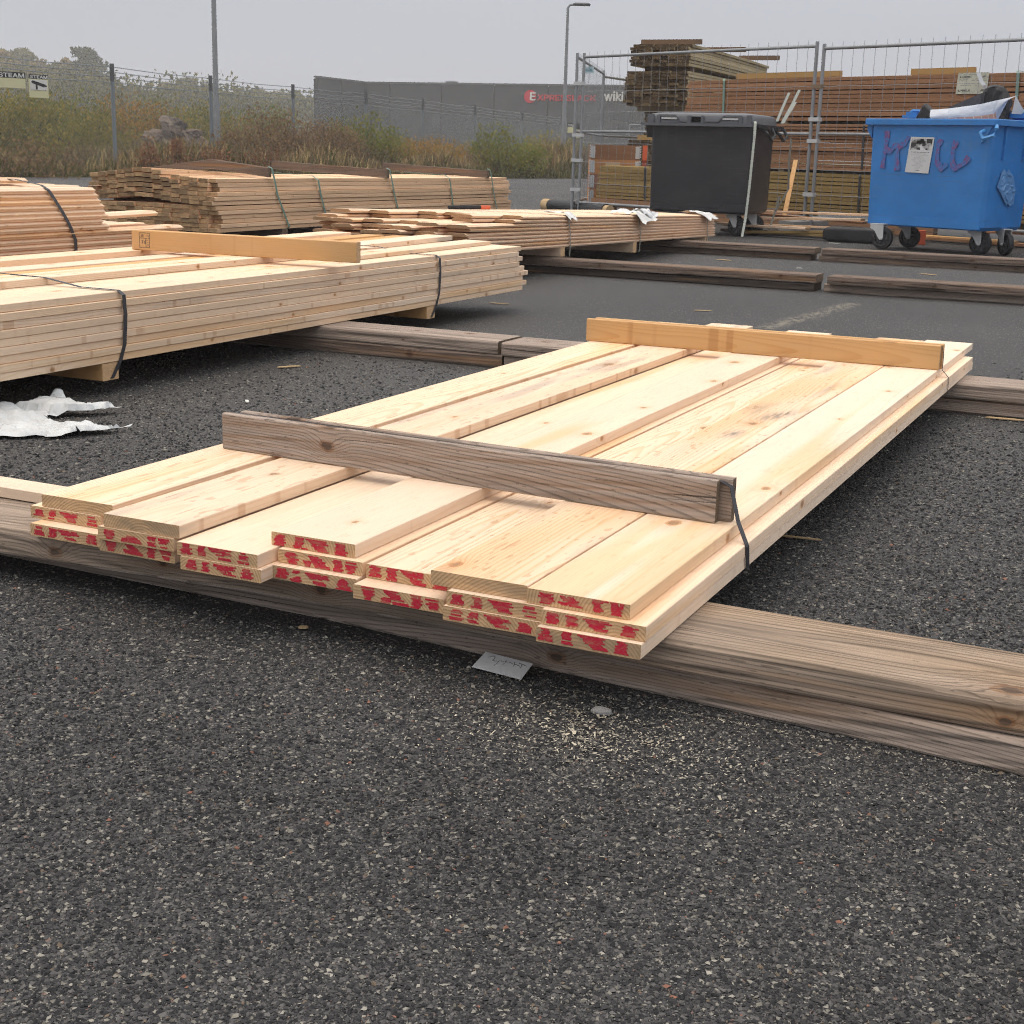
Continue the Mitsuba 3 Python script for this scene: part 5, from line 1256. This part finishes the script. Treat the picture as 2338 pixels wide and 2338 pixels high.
for i, (px, d, w, h, pal_, lab) in enumerate(((352, 33.0, .55, 1.0, RED, 'reddish dock weed standing before the rubble heap, left one'), (412, 34.0, .5, 1.15, RED, 'pale reddish dock weed before the middle of the rubble heap'), (487, 35.0, .75, .95, RED, 'pinkish red weed at the foot of the tall lamp pole'), (600, 38, 1.2, 1.0, RED, 'reddish brown weed clump left of the third fence post'), (30, 29.5, 1.6, 1.0, BROWN, 'dark brown weed clump at the left edge on the verge'), (135, 31, 1.6, .85, BROWN, 'brown weed clump on the verge below the green shrub'), (905, 47, .8, 1.05, [(.34, .20, .04), (.28, .17, .05)], 'orange yellow weed before the warehouse'))):
    x, y = ray_xy(px, d)
    shrub('weed', lab, 'weed', x, y, w, h, 700, .035, pal_, 300 + i, stems=9, taper=.9)
# dry grass of the verge: one mass
def grass_mesh():
    g = np.random.default_rng(9); n = 52000
    y = 16 + 52 * g.random(n) ** 1.25
    off = -4.8 * g.random(n) ** 1.1
    x = np.array([VX(q) for q in y]) + off + .1
    dens = meshkit.fbm(np.c_[x * .6, y * .35, np.zeros(n)], 3, 4)
    k = dens + .25 * g.random(n) > .50; x, y, off, dens = x[k], y[k], off[k], dens[k]; n = len(x)
    h = (.18 + 1.02 * np.clip(-off / 1.3, 0, 1) * np.clip(dens * 1.7 - .35, .15, 1.1)) * g.uniform(.55, 1.15, n)
    w = g.uniform(.010, .026, n) * (1 + y / 90)
    a = g.uniform(0, 3.14, n); tl = g.normal(0, .22, (n, 2)) * h[:, None]
    dx, dy = np.cos(a) * w, np.sin(a) * w
    Vv = np.stack([np.stack([x - dx, y - dy, 0 * x], 1), np.stack([x + dx, y + dy, 0 * x], 1), np.stack([x + tl[:, 0] * .4 + dx * .8, y + tl[:, 1] * .4 + dy * .8, h * .6], 1), np.stack([x + tl[:, 0], y + tl[:, 1], h], 1), np.stack([x + tl[:, 0] * .4 - dx * .8, y + tl[:, 1] * .4 - dy * .8, h * .6], 1)], 1)
    kk = np.arange(n)[:, None] * 5
    F = np.vstack([kk + [0, 1, 2], kk + [0, 2, 4], kk + [4, 2, 3]])
    c = pal_mix(g, n, TAN + BROWN + [(.12, .115, .04), (.16, .14, .06), (.10, .105, .035)], .3)
    c[off > -.7] = pal_mix(g, (off > -.7).sum(), [(.10, .105, .04), (.13, .12, .05), (.15, .125, .06)], .3)
    c *= (.7 + .6 * meshkit.noise(np.c_[x * .9, y * .5, 0 * x], 8))[:, None]
    return trimesh.Trimesh(Vv.reshape(-1, 3), F, process=False), np.repeat(c, 5, 0)
m, c = grass_mesh()
setting('dry_grass', m, 'leaf', 'stuff', 'dry autumn grass and weeds along the asphalt edge', 'grass', color=c)

# rubble heap behind the fence
rb = thing('rubble_heap', 'heap of grey brown rubble slabs and roots behind the chain link fence', 'rubble heap')
speck('rubble', (.16, .118, .092), .45, (3, 3, 3), .85, .2, 0, (.075, .06, .055))
g5 = np.random.default_rng(12)
speck('rubble_dark', (.085, .062, .048), .45, (4, 4, 4), .85, .2)
speck('rubble_pale', (.215, .17, .135), .4, (4, 4, 4), .85, .2, 0, (.10, .08, .07))
EXTRA = [(g5.uniform(335, 480), g5.uniform(42.4, 43.6), 0, g5.uniform(.18, .42), g5.uniform(.10, .24), g5.uniform(-.6, .6)) for _ in range(34)]
EXTRA = [(a, b, .22 + max(0, 1.12 * (1 - ((a - 400) / 82) ** 2)) * g5.uniform(.45, 1.0), d_, e_, f_) for a, b, c_, d_, e_, f_ in EXTRA]
for i, (px, d, z, s, sz, ti) in enumerate((*EXTRA, (338, 43, .55, .75, .42, .2), (352, 43.4, .85, .55, .30, .5), (378, 43, .80, .80, .34, -.2), (397, 43.4, 1.15, .55, .22, .3), (405, 42.8, .55, .80, .40, -.4), (425, 43.2, .95, .75, .26, -.3), (442, 43, .70, .75, .30, -.5), (460, 42.8, .45, .70, .34, -.3), (478, 43.2, .40, .40, .22, .2), (385, 42.4, .40, .8, .34, .1), (432, 42.3, .35, .7, .3, .1), (262, 43, .50, .45, .36, .2), (280, 43.2, .45, .35, .3, -.2))):
    x, y = ray_xy(px, d)
    r_ = rock(s * .8, s * .62, sz * .85, 40 + i, 2, .8)
    v = np.array(r_.vertices); v[:, 2] += v[:, 0] * ti; v *= 1 + .10 * (meshkit.noise(v * 6, i)[:, None] - .5); r_.vertices = v
    r_.apply_translation((x, y, z))
    part(rb, 'slab', r_, ('rubble', 'rubble_dark', 'rubble_pale')[i % 3])

# trees
def tree(lab, px, d, h, w, cols, seed, n=2600, size=.17, base=.18, cone=.0):
    g = np.random.default_rng(seed); x, y = ray_xy(px, d)
    t = thing('tree', lab, 'tree')
    tr = [tube([(x, y, 0), (x + g.normal(0, .15), y, h * .5), (x + g.normal(0, .2), y, h * .97)], [.02 * h, .013 * h, .004 * h], 6, False)]
    cl = []
    k = 95
    for i in range(k):
        u = base + (.95 - base) * g.random() ** .85
        uu = (u - base) / (1 - base); prof = (1 - uu) ** .5 * min(1, .7 + uu * 2.2) * g.uniform(.8, 1.25)
        r_ = w / 2 * prof * g.uniform(.3, 1.0); a = g.uniform(0, 6.28)
        c = np.array([x + r_ * math.cos(a), y + r_ * math.sin(a), h * u + .15 * r_])
        tr.append(tube([(x, y, h * max(.1, u - .14)), c], [.006 * h, .002 * h], 4, False))
        cl.append((c, (.036 + .042 * prof) * w * g.uniform(.6, 1.5)))
    for q_ in (.80, .88, .94): cl.append((np.array([x + g.normal(0, .03 * w), y, h * q_]), (1.03 - q_) * .30 * w))
    m_ = n // len(cl); cen = np.vstack([c + (lambda d: d / np.linalg.norm(d, axis=1, keepdims=True) * g.random((m_, 1)) ** .45)(g.normal(size=(m_, 3))) * r_ * 1.75 * np.array([1, 1, .85]) for c, r_ in cl])
    cen = cen[(meshkit.noise(cen * .7 + seed, 3) > .25) & (cen[:, 2] < h) & (cen[:, 2] > h * base * .5)]
    tone = (.60 + .75 * meshkit.noise(cen * .55, seed % 40)[:, None]) * g.uniform(.8, 1.2)
    m, col = leaves(g, cen, size, pal_mix(g, len(cen), cols) * tone)
    part(t, 'trunk', cat(tr), 'bark'); part(t, 'crown', m, 'leaf', color=col)
ASH = [(0.152, 0.146, 0.04), (0.203, 0.171, 0.049), (0.129, 0.133, 0.044)]
GOLD = [(0.31, 0.217, 0.066), (0.254, 0.186, 0.058), (0.198, 0.162, 0.049)]
PINE = [(0.075, 0.091, 0.035), (0.093, 0.106, 0.035), (0.119, 0.122, 0.04)]
TR = [(-25, 104, 6.4, 3.6, ASH, 'autumn tree at the far left edge of the wood'), (20, 100, 6.3, 3.0, ASH, 'green tree of the wood, second from the left edge'), (38, 98, 7.4, 3.0, GOLD, 'pointed tan tree of the wood above the camera sign'), (75, 102, 7.7, 4.4, ASH, 'broad tall tree of the wood right of the camera sign'), (108, 100, 6.8, 3.2, GOLD, 'tan tree of the wood between the broad one and a slim one'), (146, 97, 6.5, 2.5, ASH, 'slim green tree left of the open gap in the wood'), (173, 96, 6.7, 2.8, GOLD, 'tan topped tree left of the tall airy tree'), (212, 92, 7.2, 4.4, PINE, 'tall airy dark tree left of the first fence post, sky showing through'), (238, 93, 5.6, 3.2, PINE, 'dark lower tree right beside the tall airy one'), (275, 120, 5.6, 4.2, ASH, 'low hazy tree right of the first fence post'), (312, 104, 5.3, 3.0, PINE, 'pointed dark tree between the first two fence posts'), (352, 125, 5.6, 4.6, ASH, 'hazy tree left of the pale pair in the wood'), (386, 118, 6.1, 3.4, GOLD, 'pale tan tree of the pale pair, left'), (434, 116, 6.5, 4.6, ASH, 'broad hazy tree left of the tall lamp pole'), (476, 114, 6.0, 2.8, GOLD, 'tan tree right behind the tall lamp pole'), (518, 124, 5.6, 4.4, ASH, 'hazy round tree right of the tall lamp pole'), (548, 130, 5.0, 4.0, ASH, 'low hazy tree in the middle of the wood'), (582, 122, 6.0, 3.6, GOLD, 'hazy tan tree left of the third fence post'), (628, 126, 5.9, 3.4, GOLD, 'hazy tan tree behind the brown thicket'), (662, 124, 6.0, 3.2, ASH, 'hazy tree right of the third fence post'), (695, 128, 5.4, 3.4, GOLD, 'last hazy tree of the wood beside the warehouse')]
for i, (px, d, h, w, cols, lab) in enumerate(TR):
    k_ = 2.8; tree(lab, px, d * k_, (h - .81) * .87 * k_ + .81, w * k_ * 1.05, cols, 500 + i, 12000, .31 if d < 110 else .36, .06)
for i, (px, d, h, w, lab) in enumerate(((0, 82, 4.2, 9, 'hazy dark understorey shrub at the left edge below the wood'), (120, 80, 4.0, 9, 'hazy understorey shrub below the slim tree of the wood'), (235, 78, 3.6, 7, 'hazy understorey shrub behind the first fence post'), (330, 88, 3.8, 9, 'hazy understorey shrub behind the rubble heap'), (450, 88, 3.9, 9, 'hazy understorey shrub behind the tall lamp pole'), (570, 92, 3.8, 9, 'hazy understorey shrub left of the third fence post'), (670, 96, 3.6, 8, 'hazy understorey shrub next to the warehouse'))):
    x, y = ray_xy(px, d * 2.4)
    shrub('shrub', lab, 'shrub', x, y, w * 2.6, (h - .81) * 2.6 + .81, 9000, .30, ASH + [(.08, .075, .035)], 700 + i, stems=26, taper=.8)
